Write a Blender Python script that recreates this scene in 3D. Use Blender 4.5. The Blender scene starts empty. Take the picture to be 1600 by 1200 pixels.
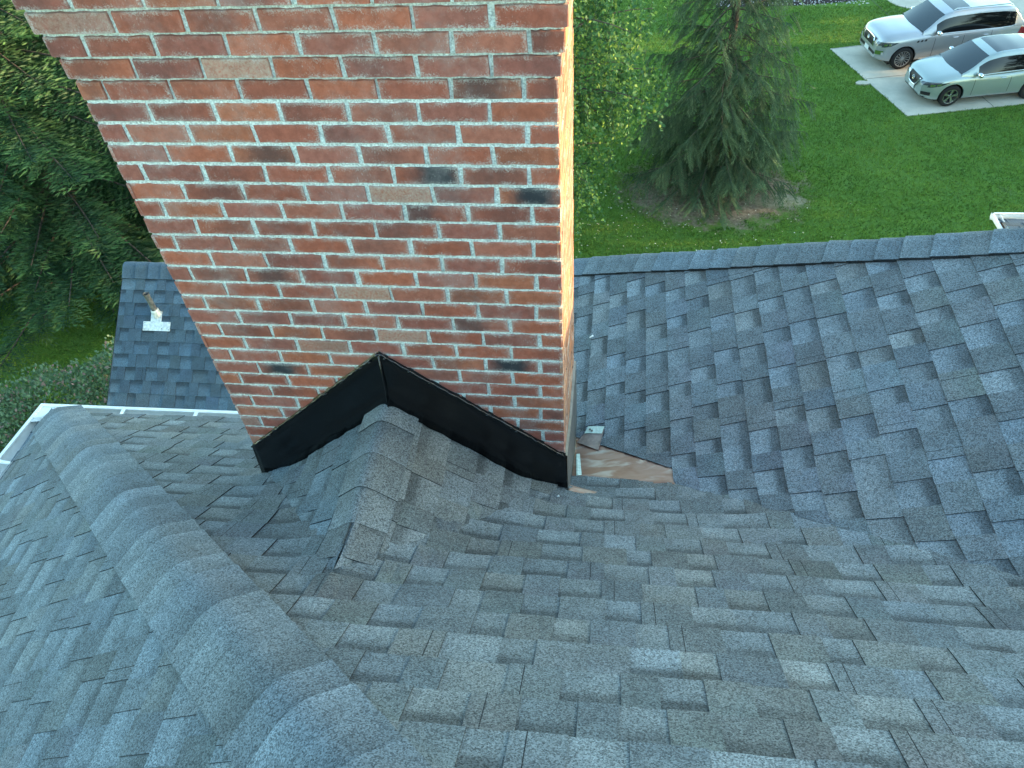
import bpy, bmesh, math, random
import numpy as np
from mathutils import Vector, Matrix
from mathutils.bvhtree import BVHTree

random.seed(7); rng = np.random.default_rng(11)
S = bpy.context.scene
COL = S.collection

# ------------------------------------------------------------------ camera
CAM = Vector((0.15984698, -1.98539283, 13.0))
R_ = Vector((0.991750314, 0.113262016, -0.060025241))
U_ = Vector((-0.042409744, 0.731821481, 0.680175517))
F_ = Vector((-0.120965811, 0.672018628, -0.730587597))
cd = bpy.data.cameras.new('camera'); cam = bpy.data.objects.new('camera', cd); COL.objects.link(cam)
cam.matrix_world = Matrix(((R_.x, U_.x, -F_.x, CAM.x), (R_.y, U_.y, -F_.y, CAM.y), (R_.z, U_.z, -F_.z, CAM.z), (0, 0, 0, 1)))
cd.sensor_width = 36; cd.lens = 27.0; cd.clip_start = 0.05; cd.clip_end = 800
S.camera = cam

# ------------------------------------------------------------------ light
SUN_EL, SUN_AZ = math.radians(9.5), math.radians(3)      # azimuth from +X towards +Y
sdir = Vector((math.cos(SUN_EL) * math.cos(SUN_AZ), math.cos(SUN_EL) * math.sin(SUN_AZ), math.sin(SUN_EL)))
w = bpy.data.worlds.new('World'); S.world = w; w.use_nodes = True
nt = w.node_tree; bg = nt.nodes['Background']
sky = nt.nodes.new('ShaderNodeTexSky'); sky.sky_type = 'NISHITA'; sky.sun_disc = False
sky.sun_elevation = SUN_EL; sky.sun_rotation = math.radians(90) - SUN_AZ
sky.air_density = 1.0; sky.dust_density = 1.0; sky.ozone_density = 1.5
hs = nt.nodes.new('ShaderNodeMix'); hs.data_type = 'RGBA'; hs.blend_type = 'MULTIPLY'; hs.inputs[0].default_value = 1
hs.inputs[7].default_value = (0.97, 1.08, 0.95, 1); nt.links.new(sky.outputs[0], hs.inputs[6])
nt.links.new(hs.outputs[2], bg.inputs['Color']); bg.inputs['Strength'].default_value = 0.15
sl = bpy.data.lights.new('sun', 'SUN'); sl.energy = 2.0; sl.angle = math.radians(0.5); sl.color = (1.0, 0.66, 0.36)
so = bpy.data.objects.new('sun', sl); COL.objects.link(so)
so.rotation_euler = sdir.to_track_quat('Z', 'Y').to_euler(); so.location = (30, 5, 40)
S.view_settings.view_transform = 'Standard'; S.view_settings.look = 'None'
S.view_settings.gamma = 1; S.view_settings.exposure = 2.95

# ------------------------------------------------------------------ helpers
GZ = -0.9                                               # ground level
def sc(u, v):                                            # point of the lawn
    k = 13.9 / 13.0
    return (CAM.x + (u - CAM.x) * k, CAM.y + (v - CAM.y) * k)

def tag(o, label=None, cat=None, group=None, kind=None):
    if label: o['label'] = label
    if cat: o['category'] = cat
    if group: o['group'] = group
    if kind: o['kind'] = kind
    return o

def empty(name, loc=(0, 0, 0), rz=0, **k):
    o = bpy.data.objects.new(name, None); COL.objects.link(o); o.location = loc; o.rotation_euler = (0, 0, rz)
    o.empty_display_size = 0.3
    return tag(o, **k)

def link(name, me, mats, parent=None, local=True):
    o = bpy.data.objects.new(name, me); COL.objects.link(o)
    for m in (mats if isinstance(mats, (list, tuple)) else [mats]): me.materials.append(m)
    if parent is not None:
        o.parent = parent
        if not local:                                    # vertices given in world space
            M = parent.matrix_basis.copy(); p = parent.parent
            while p is not None: M = p.matrix_basis @ M; p = p.parent
            me.transform(M.inverted())
    return o

class MB:
    """collects faces with unshared or shared vertices plus vertex attributes"""
    def __init__(s): s.v = []; s.f = []; s.c = []; s.d = []; s.m = []
    def face(s, pts, col=None, d=None, m=0):
        n = len(s.v); s.v.extend([tuple(p) for p in pts]); s.f.append(tuple(range(n, n + len(pts)))); s.m.append(m)
        if col is None: col = (1, 1, 1, 1)
        if isinstance(col, list): s.c.extend(col)
        else: s.c.extend([col] * len(pts))
        if d is None: d = (0, 0, 0, 0)
        if isinstance(d, list): s.d.extend(d)
        else: s.d.extend([d] * len(pts))
    def box(s, a, b, col=None, m=0, M=None):
        x0, y0, z0 = a; x1, y1, z1 = b
        P = [(x0, y0, z0), (x1, y0, z0), (x1, y1, z0), (x0, y1, z0), (x0, y0, z1), (x1, y0, z1), (x1, y1, z1), (x0, y1, z1)]
        if M is not None: P = [tuple(M @ Vector(p)) for p in P]
        for q in ((0, 3, 2, 1), (4, 5, 6, 7), (0, 1, 5, 4), (1, 2, 6, 5), (2, 3, 7, 6), (3, 0, 4, 7)):
            s.face([P[i] for i in q], col, m=m)
    def build(s, name, mats, parent=None, local=True, smooth=False, weld=False):
        me = bpy.data.meshes.new(name); me.from_pydata(s.v, [], s.f)
        a = me.attributes.new('Col', 'FLOAT_COLOR', 'POINT')
        a.data.foreach_set('color', np.array([tuple(c) if len(c) == 4 else tuple(c) + (1,) for c in s.c], dtype=np.float32).ravel())
        b = me.attributes.new('Dat', 'FLOAT_COLOR', 'POINT')
        b.data.foreach_set('color', np.array(s.d, dtype=np.float32).ravel())
        me.polygons.foreach_set('material_index', np.array(s.m, dtype=np.int32))
        if weld:
            bm = bmesh.new(); bm.from_mesh(me); bmesh.ops.remove_doubles(bm, verts=bm.verts, dist=1e-4); bm.to_mesh(me); bm.free()
        if smooth: me.polygons.foreach_set('use_smooth', [True] * len(me.polygons))
        me.update()
        return link(name, me, mats, parent, local)

def tube(mb, pts, r, n=8, col=None, cap=True, m=0):
    pts = [Vector(p) for p in pts]; rs = r if isinstance(r, (list, tuple)) else [r] * len(pts)
    rings = []
    for i, p in enumerate(pts):
        t = (pts[min(i + 1, len(pts) - 1)] - pts[max(i - 1, 0)]).normalized()
        a = t.orthogonal().normalized() if i == 0 else (rings_a - t * rings_a.dot(t)).normalized()
        rings_a = a; b = t.cross(a)
        rings.append([p + (a * math.cos(2 * math.pi * k / n) + b * math.sin(2 * math.pi * k / n)) * rs[i] for k in range(n)])
    for i in range(len(rings) - 1):
        for k in range(n):
            mb.face([rings[i][k], rings[i][(k + 1) % n], rings[i + 1][(k + 1) % n], rings[i + 1][k]], col, m=m)
    if cap: mb.face(rings[0][::-1], col, m=m); mb.face(rings[-1], col, m=m)

# ------------------------------------------------------------------ materials
class N:
    """tiny node helper"""
    def __init__(s, name, rough=0.8, spec=0.5, metal=0.0):
        s.m = bpy.data.materials.new(name); s.m.use_nodes = True; s.t = s.m.node_tree
        s.b = s.t.nodes['Principled BSDF']; s.b.inputs['Roughness'].default_value = rough
        s.b.inputs['Specular IOR Level'].default_value = spec; s.b.inputs['Metallic'].default_value = metal
        s.tc = s.t.nodes.new('ShaderNodeTexCoord')
    def n(s, t, **k):
        x = s.t.nodes.new(t)
        for a, b in k.items(): setattr(x, a, b)
        return x
    def l(s, a, b): s.t.links.new(a, b)
    def put(s, inp, v):
        if hasattr(v, 'is_output') or isinstance(v, bpy.types.NodeSocket): s.l(v, inp)
        else: inp.default_value = v
    def attr(s, name, out='Color'):
        x = s.n('ShaderNodeAttribute'); x.attribute_name = name; return x.outputs[out]
    def noise(s, scale, detail=3, rough=0.55, vec=None, out='Fac', dist=0.0, stretch=None):
        x = s.n('ShaderNodeTexNoise'); x.inputs['Scale'].default_value = scale; x.inputs['Detail'].default_value = detail
        x.inputs['Roughness'].default_value = rough; x.inputs['Distortion'].default_value = dist
        v = vec if vec is not None else s.tc.outputs['Object']
        if stretch:
            mp = s.n('ShaderNodeMapping'); mp.inputs['Scale'].default_value = stretch; s.l(v, mp.inputs['Vector']); v = mp.outputs[0]
        s.l(v, x.inputs['Vector']); return x.outputs[out]
    def voro(s, scale, out='Color', vec=None):
        x = s.n('ShaderNodeTexVoronoi'); x.inputs['Scale'].default_value = scale
        s.l(vec if vec is not None else s.tc.outputs['Object'], x.inputs['Vector']); return x.outputs[out]
    def math(s, op, a, b=0.0, clamp=False):
        x = s.n('ShaderNodeMath', operation=op); x.use_clamp = clamp; s.put(x.inputs[0], a); s.put(x.inputs[1], b); return x.outputs[0]
    def rng(s, v, a, b, c=0.0, d=1.0, smooth=True):
        x = s.n('ShaderNodeMapRange'); x.interpolation_type = 'SMOOTHSTEP' if smooth else 'LINEAR'
        s.put(x.inputs[0], v)
        for i, q in zip((1, 2, 3, 4), (a, b, c, d)): x.inputs[i].default_value = q
        return x.outputs[0]
    def mix(s, f, a, b, mode='MIX'):
        x = s.n('ShaderNodeMix', data_type='RGBA', blend_type=mode); s.put(x.inputs[0], f)
        for i, q in ((6, a), (7, b)):
            if isinstance(q, (tuple, list)): q = tuple(q) if len(q) == 4 else tuple(q) + (1,)
            s.put(x.inputs[i], q)
        return x.outputs[2]
    def sep(s, c):
        x = s.n('ShaderNodeSeparateColor'); s.l(c, x.inputs[0]); return x.outputs
    def base(s, c): s.put(s.b.inputs['Base Color'], c if not isinstance(c, tuple) or len(c) == 4 else c + (1,))
    def bump(s, h, strength=0.3, dist=0.01):
        x = s.n('ShaderNodeBump'); x.inputs['Strength'].default_value = strength; x.inputs['Distance'].default_value = dist
        s.l(h, x.inputs['Height']); s.l(x.outputs[0], s.b.inputs['Normal'])

def grey(v, n=3): return (v,) * n

def mat_shingle(name, tint=(1, 1, 1), grain=300.0, warm=0.28):
    q = N(name, 0.92, 0.35)
    col = q.attr('Col')
    cell = q.sep(q.voro(grain))[0]
    fine = q.noise(grain * 0.55, 2, 0.7)
    g = q.math('ADD', q.math('MULTIPLY', cell, 0.75), q.math('MULTIPLY', fine, 0.75))
    g = q.rng(g, 0.35, 1.15, 0.40, 1.72, smooth=False)
    c = q.mix(1.0, col, q.mix(0.0, (1, 1, 1), (1, 1, 1)), 'MULTIPLY')
    gc = q.n('ShaderNodeCombineColor'); [q.l(g, gc.inputs[i]) for i in range(3)]
    c = q.mix(1.0, c, gc.outputs[0], 'MULTIPLY')
    c = q.mix(1.0, c, tint, 'MULTIPLY')
    # blend of blue-grey and brown granules in broad patches
    big = q.rng(q.noise(1.6, 4, 0.6), 0.42, 0.68)
    c = q.mix(q.math('MULTIPLY', big, warm), c, q.mix(1.0, c, (1.16, 0.99, 0.86), 'MULTIPLY'))
    mid = q.rng(q.noise(9, 3, 0.6), 0.3, 0.7, 0.88, 1.12)
    mc = q.n('ShaderNodeCombineColor'); [q.l(mid, mc.inputs[i]) for i in range(3)]
    c = q.mix(1.0, c, mc.outputs[0], 'MULTIPLY')
    # isolated pale granules
    sp = q.rng(q.noise(grain * 0.9, 1, 0.5), 0.72, 0.80)
    c = q.mix(q.math('MULTIPLY', sp, 0.45), c, (0.5, 0.52, 0.52))
    q.base(c); q.bump(g, 0.35, 0.002)
    return q.m

M_SH = mat_shingle('asphalt_shingle')
M_SH2 = mat_shingle('asphalt_shingle_far', (0.50, 0.64, 0.74), 420.0, 0.1)

def mat_brick():
    q = N('red_brick', 0.9, 0.25)
    col = q.attr('Col'); d = q.sep(q.attr('Dat')); pale = q.attr('Dat', 'Alpha')
    lx, ly, dk = d[0], d[1], d[2]
    v = q.rng(q.noise(38, 5, 0.65), 0.25, 0.75, 0.80, 1.18)
    vc = q.n('ShaderNodeCombineColor'); [q.l(v, vc.inputs[i]) for i in range(3)]
    c = q.mix(1.0, col, vc.outputs[0], 'MULTIPLY')
    # kiln flashed dark band
    n1 = q.noise(22, 3, 0.6); n2 = q.noise(5.0, 2, 0.5)
    cen = q.attr('Col', 'Alpha')
    dist = q.math('ABSOLUTE', q.math('SUBTRACT', lx, cen))
    band = q.rng(q.math('ADD', dist, q.math('MULTIPLY', q.math('SUBTRACT', n1, 0.5), 0.35)), 0.10, 0.62, 1.0, 0.10)
    c = q.mix(q.math('MULTIPLY', band, dk, True), c, (0.035, 0.037, 0.042))
    # tan face wash on some
    pm = q.math('MULTIPLY', pale, q.rng(q.noise(110, 5, 0.8), 0.25, 0.70), True)
    c = q.mix(q.math('MULTIPLY', pm, .62), c, (0.50, 0.42, 0.33))
    # mortar smears close to the joints and stray scratches
    ex = q.math('MINIMUM', q.math('MULTIPLY', lx, 3.0), q.math('MULTIPLY', q.math('SUBTRACT', 1.0, lx), 3.0))
    ey = q.math('MINIMUM', ly, q.math('SUBTRACT', 1.0, ly))
    e = q.rng(q.math('MINIMUM', ex, ey), 0.0, 0.34, 0.19, 0.0, smooth=False)
    sn = q.noise(210, 6, 0.85)
    sm = q.rng(q.math('ADD', sn, e), 0.57, 0.76)
    patch = q.rng(q.noise(11, 3, 0.6), 0.40, 0.62)
    sm = q.math('MULTIPLY', sm, q.math('MAXIMUM', patch, 0.12), True)
    sc2 = q.rng(q.noise(110, 6, 0.8, stretch=(1.8, 1.8, 0.7)), 0.55, 0.68)
    sm = q.math('MAXIMUM', sm, q.math('MULTIPLY', q.math('MULTIPLY', sc2, 0.85), q.rng(q.noise(9, 2, .5), .50, .64)), True)
    c = q.mix(q.math('MULTIPLY', sm, 0.74), c, (0.58, 0.55, 0.50))
    bloom = q.rng(q.noise(4.5, 5, 0.7), 0.46, 0.75, 0.0, 0.30)
    c = q.mix(bloom, c, (0.42, 0.36, 0.34))
    q.base(c)
    h = q.math('ADD', q.noise(160, 4, 0.7), q.math('MULTIPLY', sm, 0.8))
    q.bump(h, 0.35, 0.003)
    return q.m
M_BRICK = mat_brick()

def mat_simple(name, col, rough=0.6, spec=0.5, metal=0.0, nscale=None, namp=0.15, bump=0.0, bscale=60, coat=0.0):
    q = N(name, rough, spec, metal)
    c = tuple(col)
    if nscale:
        v = q.rng(q.noise(nscale, 4, 0.6), 0.25, 0.75, 1 - namp, 1 + namp)
        vc = q.n('ShaderNodeCombineColor'); [q.l(v, vc.inputs[i]) for i in range(3)]
        q.base(q.mix(1.0, c, vc.outputs[0], 'MULTIPLY'))
    else: q.base(c)
    if bump: q.bump(q.noise(bscale, 4, 0.65), bump, 0.004)
    if coat: q.b.inputs['Coat Weight'].default_value = coat; q.b.inputs['Coat Roughness'].default_value = 0.05
    return q.m
def mat_attr(name, rough=0.7, spec=0.4, trans=0.0, nscale=None, namp=0.2):
    q = N(name, rough, spec); c = q.attr('Col')
    if nscale:
        v = q.rng(q.noise(nscale, 3, 0.6), 0.25, 0.75, 1 - namp, 1 + namp)
        vc = q.n('ShaderNodeCombineColor'); [q.l(v, vc.inputs[i]) for i in range(3)]
        c = q.mix(1.0, c, vc.outputs[0], 'MULTIPLY')
    q.base(c)
    if trans:
        tr = q.n('ShaderNodeBsdfTranslucent'); mx = q.n('ShaderNodeMixShader'); mx.inputs[0].default_value = trans
        q.l(c, tr.inputs['Color']); q.l(q.b.outputs[0], mx.inputs[1]); q.l(tr.outputs[0], mx.inputs[2])
        q.l(mx.outputs[0], q.t.nodes['Material Output'].inputs['Surface'])
    return q.m
M_MORTAR = mat_simple('mortar', (0.66, 0.70, 0.65), 0.95, 0.2, 0, 160, 0.42, 0.8, 220)
M_WHITE = mat_simple('white_aluminium', (0.74, 0.76, 0.74), 0.45, 0.5, 0, 14, 0.10)
M_LEAF = mat_attr('foliage', 0.62, 0.35, 0.22)
M_BARK = mat_simple('bark', (0.085, 0.072, 0.062), 0.95, 0.2, 0, 20, 0.4, 0.8, 30)

# ------------------------------------------------------------------ roof surfaces (metres; Z up)
def P1(u, v): return 10.125 - 0.75 * v
def P2(u, v): return 10.346 + 0.604 * (u + 1.9)
def P3(u, v): return 10.2061 + 0.458 * (u - 0.842)
CRU, CRZ = -0.703, 10.7225
def CL(u, v): return CRZ - 0.87 * (CRU - u)
def CR(u, v): return CRZ - 0.82 * (u - CRU)
def K4(u, v): return P3(u, 0) - 1.03 * (v - (-0.444 * u + 2.073))
def smax(a, b, w_):
    m = max(a, b); x = 1 - abs(a - b) / w_
    return m + (w_ * 0.25 * x * x if x > 0 else 0)
def surf(u, v):
    a = smax(P1(u, v), P3(u, v), 0.24)
    if v < 0.03: a = smax(a, min(CL(u, v), CR(u, v)), 0.20)
    return a
def wob(u, v):
    return 0.0028 * math.sin(2.1 * u + 1.3 * v) + 0.0022 * math.sin(5.3 * u - 3.7 * v + 1) + 0.0014 * math.sin(11 * u + 9 * v)

def clip(poly, planes):
    """poly: list of tuples (s,t,h,r,g,b); planes: (a,b,c) keep a*s+b*t<=c"""
    for a, b, c in planes:
        out = []
        for i in range(len(poly)):
            p, q = poly[i], poly[(i + 1) % len(poly)]
            dp = a * p[0] + b * p[1] - c; dq = a * q[0] + b * q[1] - c
            if dp <= 0: out.append(p)
            if (dp < 0 < dq) or (dq < 0 < dp):
                k = dp / (dp - dq); out.append(tuple(x + (y - x) * k for x, y in zip(p, q)))
        poly = out
        if len(poly) < 3: return None
    return poly

def shingles(fn, dirn, k, zones, rows, srange, seed, nrm, plane, ds=0.07, tint=(1, 1, 1), contrast=1.0, wide=1.0):
    """fn(u,v)->z; dirn: 'v-' rows run along u and climb towards -v; 'u+' rows run along v and climb towards +u; 'u-' climb towards -u
    zones: list of convex regions (half planes in u,v). rows: list of row (butt) coordinates going up-slope, in plan units."""
    r = random.Random(seed); mb = MB()
    def emit(poly, flip=False):
        for z in zones:
            q = clip(poly, z)
            if not q: continue
            pts = []; cols = []
            for p in q:
                u, v = p[0], p[1]
                z0 = fn(u, v); own = plane(u, v)
                n = nrm
                sink = 0.0
                if plane is not P1 and plane in (P3, CL, CR):
                    df = own - P1(u, v); k_ = max(.12, min(1, df / .035 + .12)); p = (p[0], p[1], p[2] * k_ + .001) + tuple(p[3:])
                if z0 - own > 0.001 and surf_other(u, v, own): sink = -0.008
                pts.append((u + n[0] * p[2], v + n[1] * p[2], z0 + wob(u, v) + n[2] * p[2] + sink))
                cols.append((p[3], p[4], p[5], 1))
            mb.face(pts, cols)
    def surf_other(u, v, own):
        o = max(P1(u, v), P3(u, v))
        if v < 0.0: o = max(o, min(CL(u, v), CR(u, v)))
        return o > own + 0.004
    def uv(s, t):
        if dirn == 'v-': return (s, -t)
        if dirn == 'u+': return (s * 0 + t, s)
        if dirn == 'u-': return (-t, s)
        if dirn == 'v+': return (s, t)
    def quad(s0, s1, t0, t1, h0, h1, c0, c1):
        n = max(1, int(math.ceil((s1 - s0) / ds)))
        for i in range(n):
            a = s0 + (s1 - s0) * i / n; b = s0 + (s1 - s0) * (i + 1) / n
            P = [uv(a, t0) + (h0,) + c0, uv(b, t0) + (h0,) + c0, uv(b, t1) + (h1,) + c1, uv(a, t1) + (h1,) + c1]
            emit(P)
    base = 0.140
    PAT = [.105, .150, .135, .160, .095, .130, .110, .145]
    for j in range(len(rows) - 1):
        t0, t1 = rows[j], rows[j + 1]; E = t1 - t0
        s = srange[0] - 1.1 + (j * 0.165) % 1.04 + r.uniform(-.02, .02); tooth = True; pi_ = 0
        nextjoint = s + r.random() * 0.95
        rowtone = r.uniform(0.95, 1.05)
        while s < srange[1]:
            wd = PAT[pi_ % 8] * r.uniform(0.88, 1.12) * wide; pi_ += 1
            e = s + wd
            tn = rowtone * r.uniform(0.88, 1.08)
            br = r.random()
            hue = (1, 1, 1) if br < 0.6 else ((1.05, 1.0, 0.95) if br < 0.8 else (0.97, 1.0, 1.04))
            def C(x): return tuple(base * x * tn * hue[i] * tint[i] * (0.85, 1.0, 1.07)[i] for i in range(3))
            dark = (0.016, 0.018, 0.02)
            oj = r.uniform(-0.0018, 0.0018)
            if tooth:
                hb, ht = 0.0098, 0.0045
                c = C(r.uniform(0.76, 1.02)); c2 = tuple(x * r.uniform(0.92, 1.0) for x in c)
                quad(s, e, t0 + oj, t1 + 0.004, hb, ht, c, c2)
                quad(s, e, t0 + oj - 0.0002, t0 + oj, -0.001, hb, dark, tuple(x * .6 for x in c))   # butt edge
                for x in (s, e):                                                       # tooth sides
                    P = [uv(x, t0 + oj) + (0.0,) + dark, uv(x + 1e-5, t1) + (0.0,) + dark, uv(x + 1e-5, t1) + (ht,) + dark, uv(x, t0 + oj) + (hb,) + dark]
                    emit(P)
                if nextjoint < e and e - s > 0.12:                                       # joint between two shingles
                    x = min(max(nextjoint, s + 0.04), e - 0.04)
                    quad(x - 0.0013, x + 0.0013, t0, t1, hb + 0.0004, ht + 0.0004, dark, dark); nextjoint = x + 0.97
            else:
                hb, ht = 0.0058, 0.0012
                L = r.uniform(1.14, 1.34) if r.random() < 0.75 else r.uniform(0.98, 1.08)
                D = r.uniform(0.42, 0.62)
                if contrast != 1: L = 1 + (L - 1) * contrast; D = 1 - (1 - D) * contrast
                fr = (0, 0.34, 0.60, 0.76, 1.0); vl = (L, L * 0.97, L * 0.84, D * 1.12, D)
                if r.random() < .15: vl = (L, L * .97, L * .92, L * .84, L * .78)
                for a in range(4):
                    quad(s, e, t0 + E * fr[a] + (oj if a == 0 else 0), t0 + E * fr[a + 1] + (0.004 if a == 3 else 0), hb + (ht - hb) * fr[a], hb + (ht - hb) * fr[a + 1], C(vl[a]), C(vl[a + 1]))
                quad(s, e, t0 + oj - 0.0002, t0 + oj, -0.001, hb, dark, C(0.6))
            s = e; tooth = not tooth
            if r.random() < 0.04: tooth = not tooth
    return mb

# ================================================================== MAIN HOUSE
house = empty('brick_chimney_house', (0, 0, GZ), label='large house with grey shingled hip roof and tall red brick chimney', cat='house')
nr = lambda a: tuple(Vector(a).normalized())
HIP = lambda v: -0.379 - 1.242 * (v + 1.519)            # hip between front slope and left slope
hipR = (-1.0, -1.242, 0.379 + 1.242 * 1.519)            # keep u >= hip
hipL = (1.0, 1.242, -0.379 - 1.242 * 1.519)
eave1 = (-0.08, 1.0, 0.79 + 0.08 * 3.2)                 # v <= .79+.08(u+3.2)
back = (0.0, -1.0, 3.0)
VK = 0.458 / 0.75
def seam_c(): return 0.842 + (-0.108) / VK
# valley: P1=P3 -> .75v = -.458(u-.842)-.0811  -> u + v/VK = c
c0 = 0.842 - 0.0811 / 0.458
valP1 = (1.0, 1 / VK, c0 + 0.035)                       # the front slope stops here (tucks under)
valP3 = (-1.0, -1 / VK, -c0 + 0.006)
v_at = lambda u: (c0 - u) * VK
rows1 = [-1.20 + 0.1125 * i for i in range(0, 40)]       # t = -v
rows1 = [x for x in rows1]
z1a = [hipR, eave1, back, (1, 0, 0.0), valP1]
m_ = (0.105 - 0.215) / 0.478
z1b = [hipR, eave1, back, (-1, 0, 0.0), (1, 0, 0.478), (-m_, 1.0, 0.215)]
z1c = [eave1, back, (-1, 0, -0.478), valP1]
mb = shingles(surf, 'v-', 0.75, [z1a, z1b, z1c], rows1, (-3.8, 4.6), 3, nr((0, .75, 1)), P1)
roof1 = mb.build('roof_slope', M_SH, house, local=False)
roof1['label'] = 'front slope of grey shingles running down to the chimney'
rows2 = [-0.0 + 0.117 * i for i in range(-26, 31)]
# left slope: climbs towards +u : t = u
rows2 = [-3.425 + 0.1215 * i for i in range(0, 38)]
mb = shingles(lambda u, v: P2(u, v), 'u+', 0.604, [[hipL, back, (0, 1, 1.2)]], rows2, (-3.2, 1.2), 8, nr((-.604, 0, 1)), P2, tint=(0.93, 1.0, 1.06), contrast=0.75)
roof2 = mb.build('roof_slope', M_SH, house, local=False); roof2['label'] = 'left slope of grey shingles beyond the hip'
rows3 = [-.83, -.73, -.63, -.53, -.43, -.33, -.23, -.13, -.032, .067, .165, .269, .373, .486, .593, .709, .824, .942, 1.061, 1.181, 1.305, 1.434, 1.557, 1.686, 1.823] + [1.823 + .13 * i for i in range(1, 54)]
crest = (0.444, 1.0, 2.073)
z3a = [valP3, crest, (-1, 0, -0.486), (0, -1, 7.5)]
m3 = (0.209 - 0.57) / 0.486
z3b = [crest, (1, 0, 0.486), (m3, -1.0, -0.57), (-1, 0, 0.0)]
z3c = [crest, (1, 0, 0.0), valP3, (0, -1, -0.4)]
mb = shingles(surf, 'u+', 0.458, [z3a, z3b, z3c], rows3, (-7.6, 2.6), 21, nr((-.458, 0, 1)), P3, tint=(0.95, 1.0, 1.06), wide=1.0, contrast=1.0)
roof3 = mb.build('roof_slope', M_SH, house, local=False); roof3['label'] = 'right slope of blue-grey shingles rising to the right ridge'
# upper slope behind the photographer
mb = shingles(lambda u, v: 12.375 - 0.75 * (-3.0 - v), 'v+', .75, [[(0, 1, -3.0), (-1, 0, 1.5)]], [-6 + .1125 * i for i in range(0, 28)], (-1.5, 4.6), 6, nr((0, -.75, 1)), lambda u, v: 0, ds=0.8)
mb.build('roof_slope', M_SH, house, local=False)['label'] = 'slope behind the main ridge'

# cricket (small saddle behind the chimney)
wl = lambda u: -(CL(u, 0) - 10.125) / 0.75; wr = lambda u: -(CR(u, 0) - 10.125) / 0.75
rowsL = [-1.44 + 0.105 * i for i in range(0, 9)]
# left face climbs to +u ; valley line v >= -(CL-10.125)/.75  -> -v <= (CL-10.125)/.75
aL = 0.87 / 0.75; bL = (CRZ - 0.87 * CRU * 1.0 * 0 - 10.125) / 0.75
cutL = (-aL, -1.0, (CRZ - 0.87 * CRU - 10.125) / 0.75)      # -v - aL*u <= const
cutR = (0.82 / 0.75, -1.0, (CRZ + 0.82 * CRU - 10.125) / 0.75)
mb = shingles(surf, 'u+', .87, [[cutL, (1, 0, CRU), (0, 1, 0.012)]], rowsL, (-1.0, 0.1), 31, nr((-.87, 0, 1)), CL, ds=0.04, tint=(0.9, .98, 1.02), contrast=.8)
cricket = mb.build('roof_cricket', M_SH, house, local=False); cricket['label'] = 'small peaked saddle of shingles against the chimney'
rowsR = [-0.07 + 0.108 * i for i in range(0, 9)]
mb = shingles(surf, 'u-', .82, [[cutR, (-1, 0, -CRU), (0, 1, 0.012)]], rowsR, (-1.0, 0.1), 32, nr((.82, 0, 1)), CR, ds=0.04, tint=(1.0, .97, .95), contrast=.9)
mb.build('saddle_face', M_SH, cricket, local=False)

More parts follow.
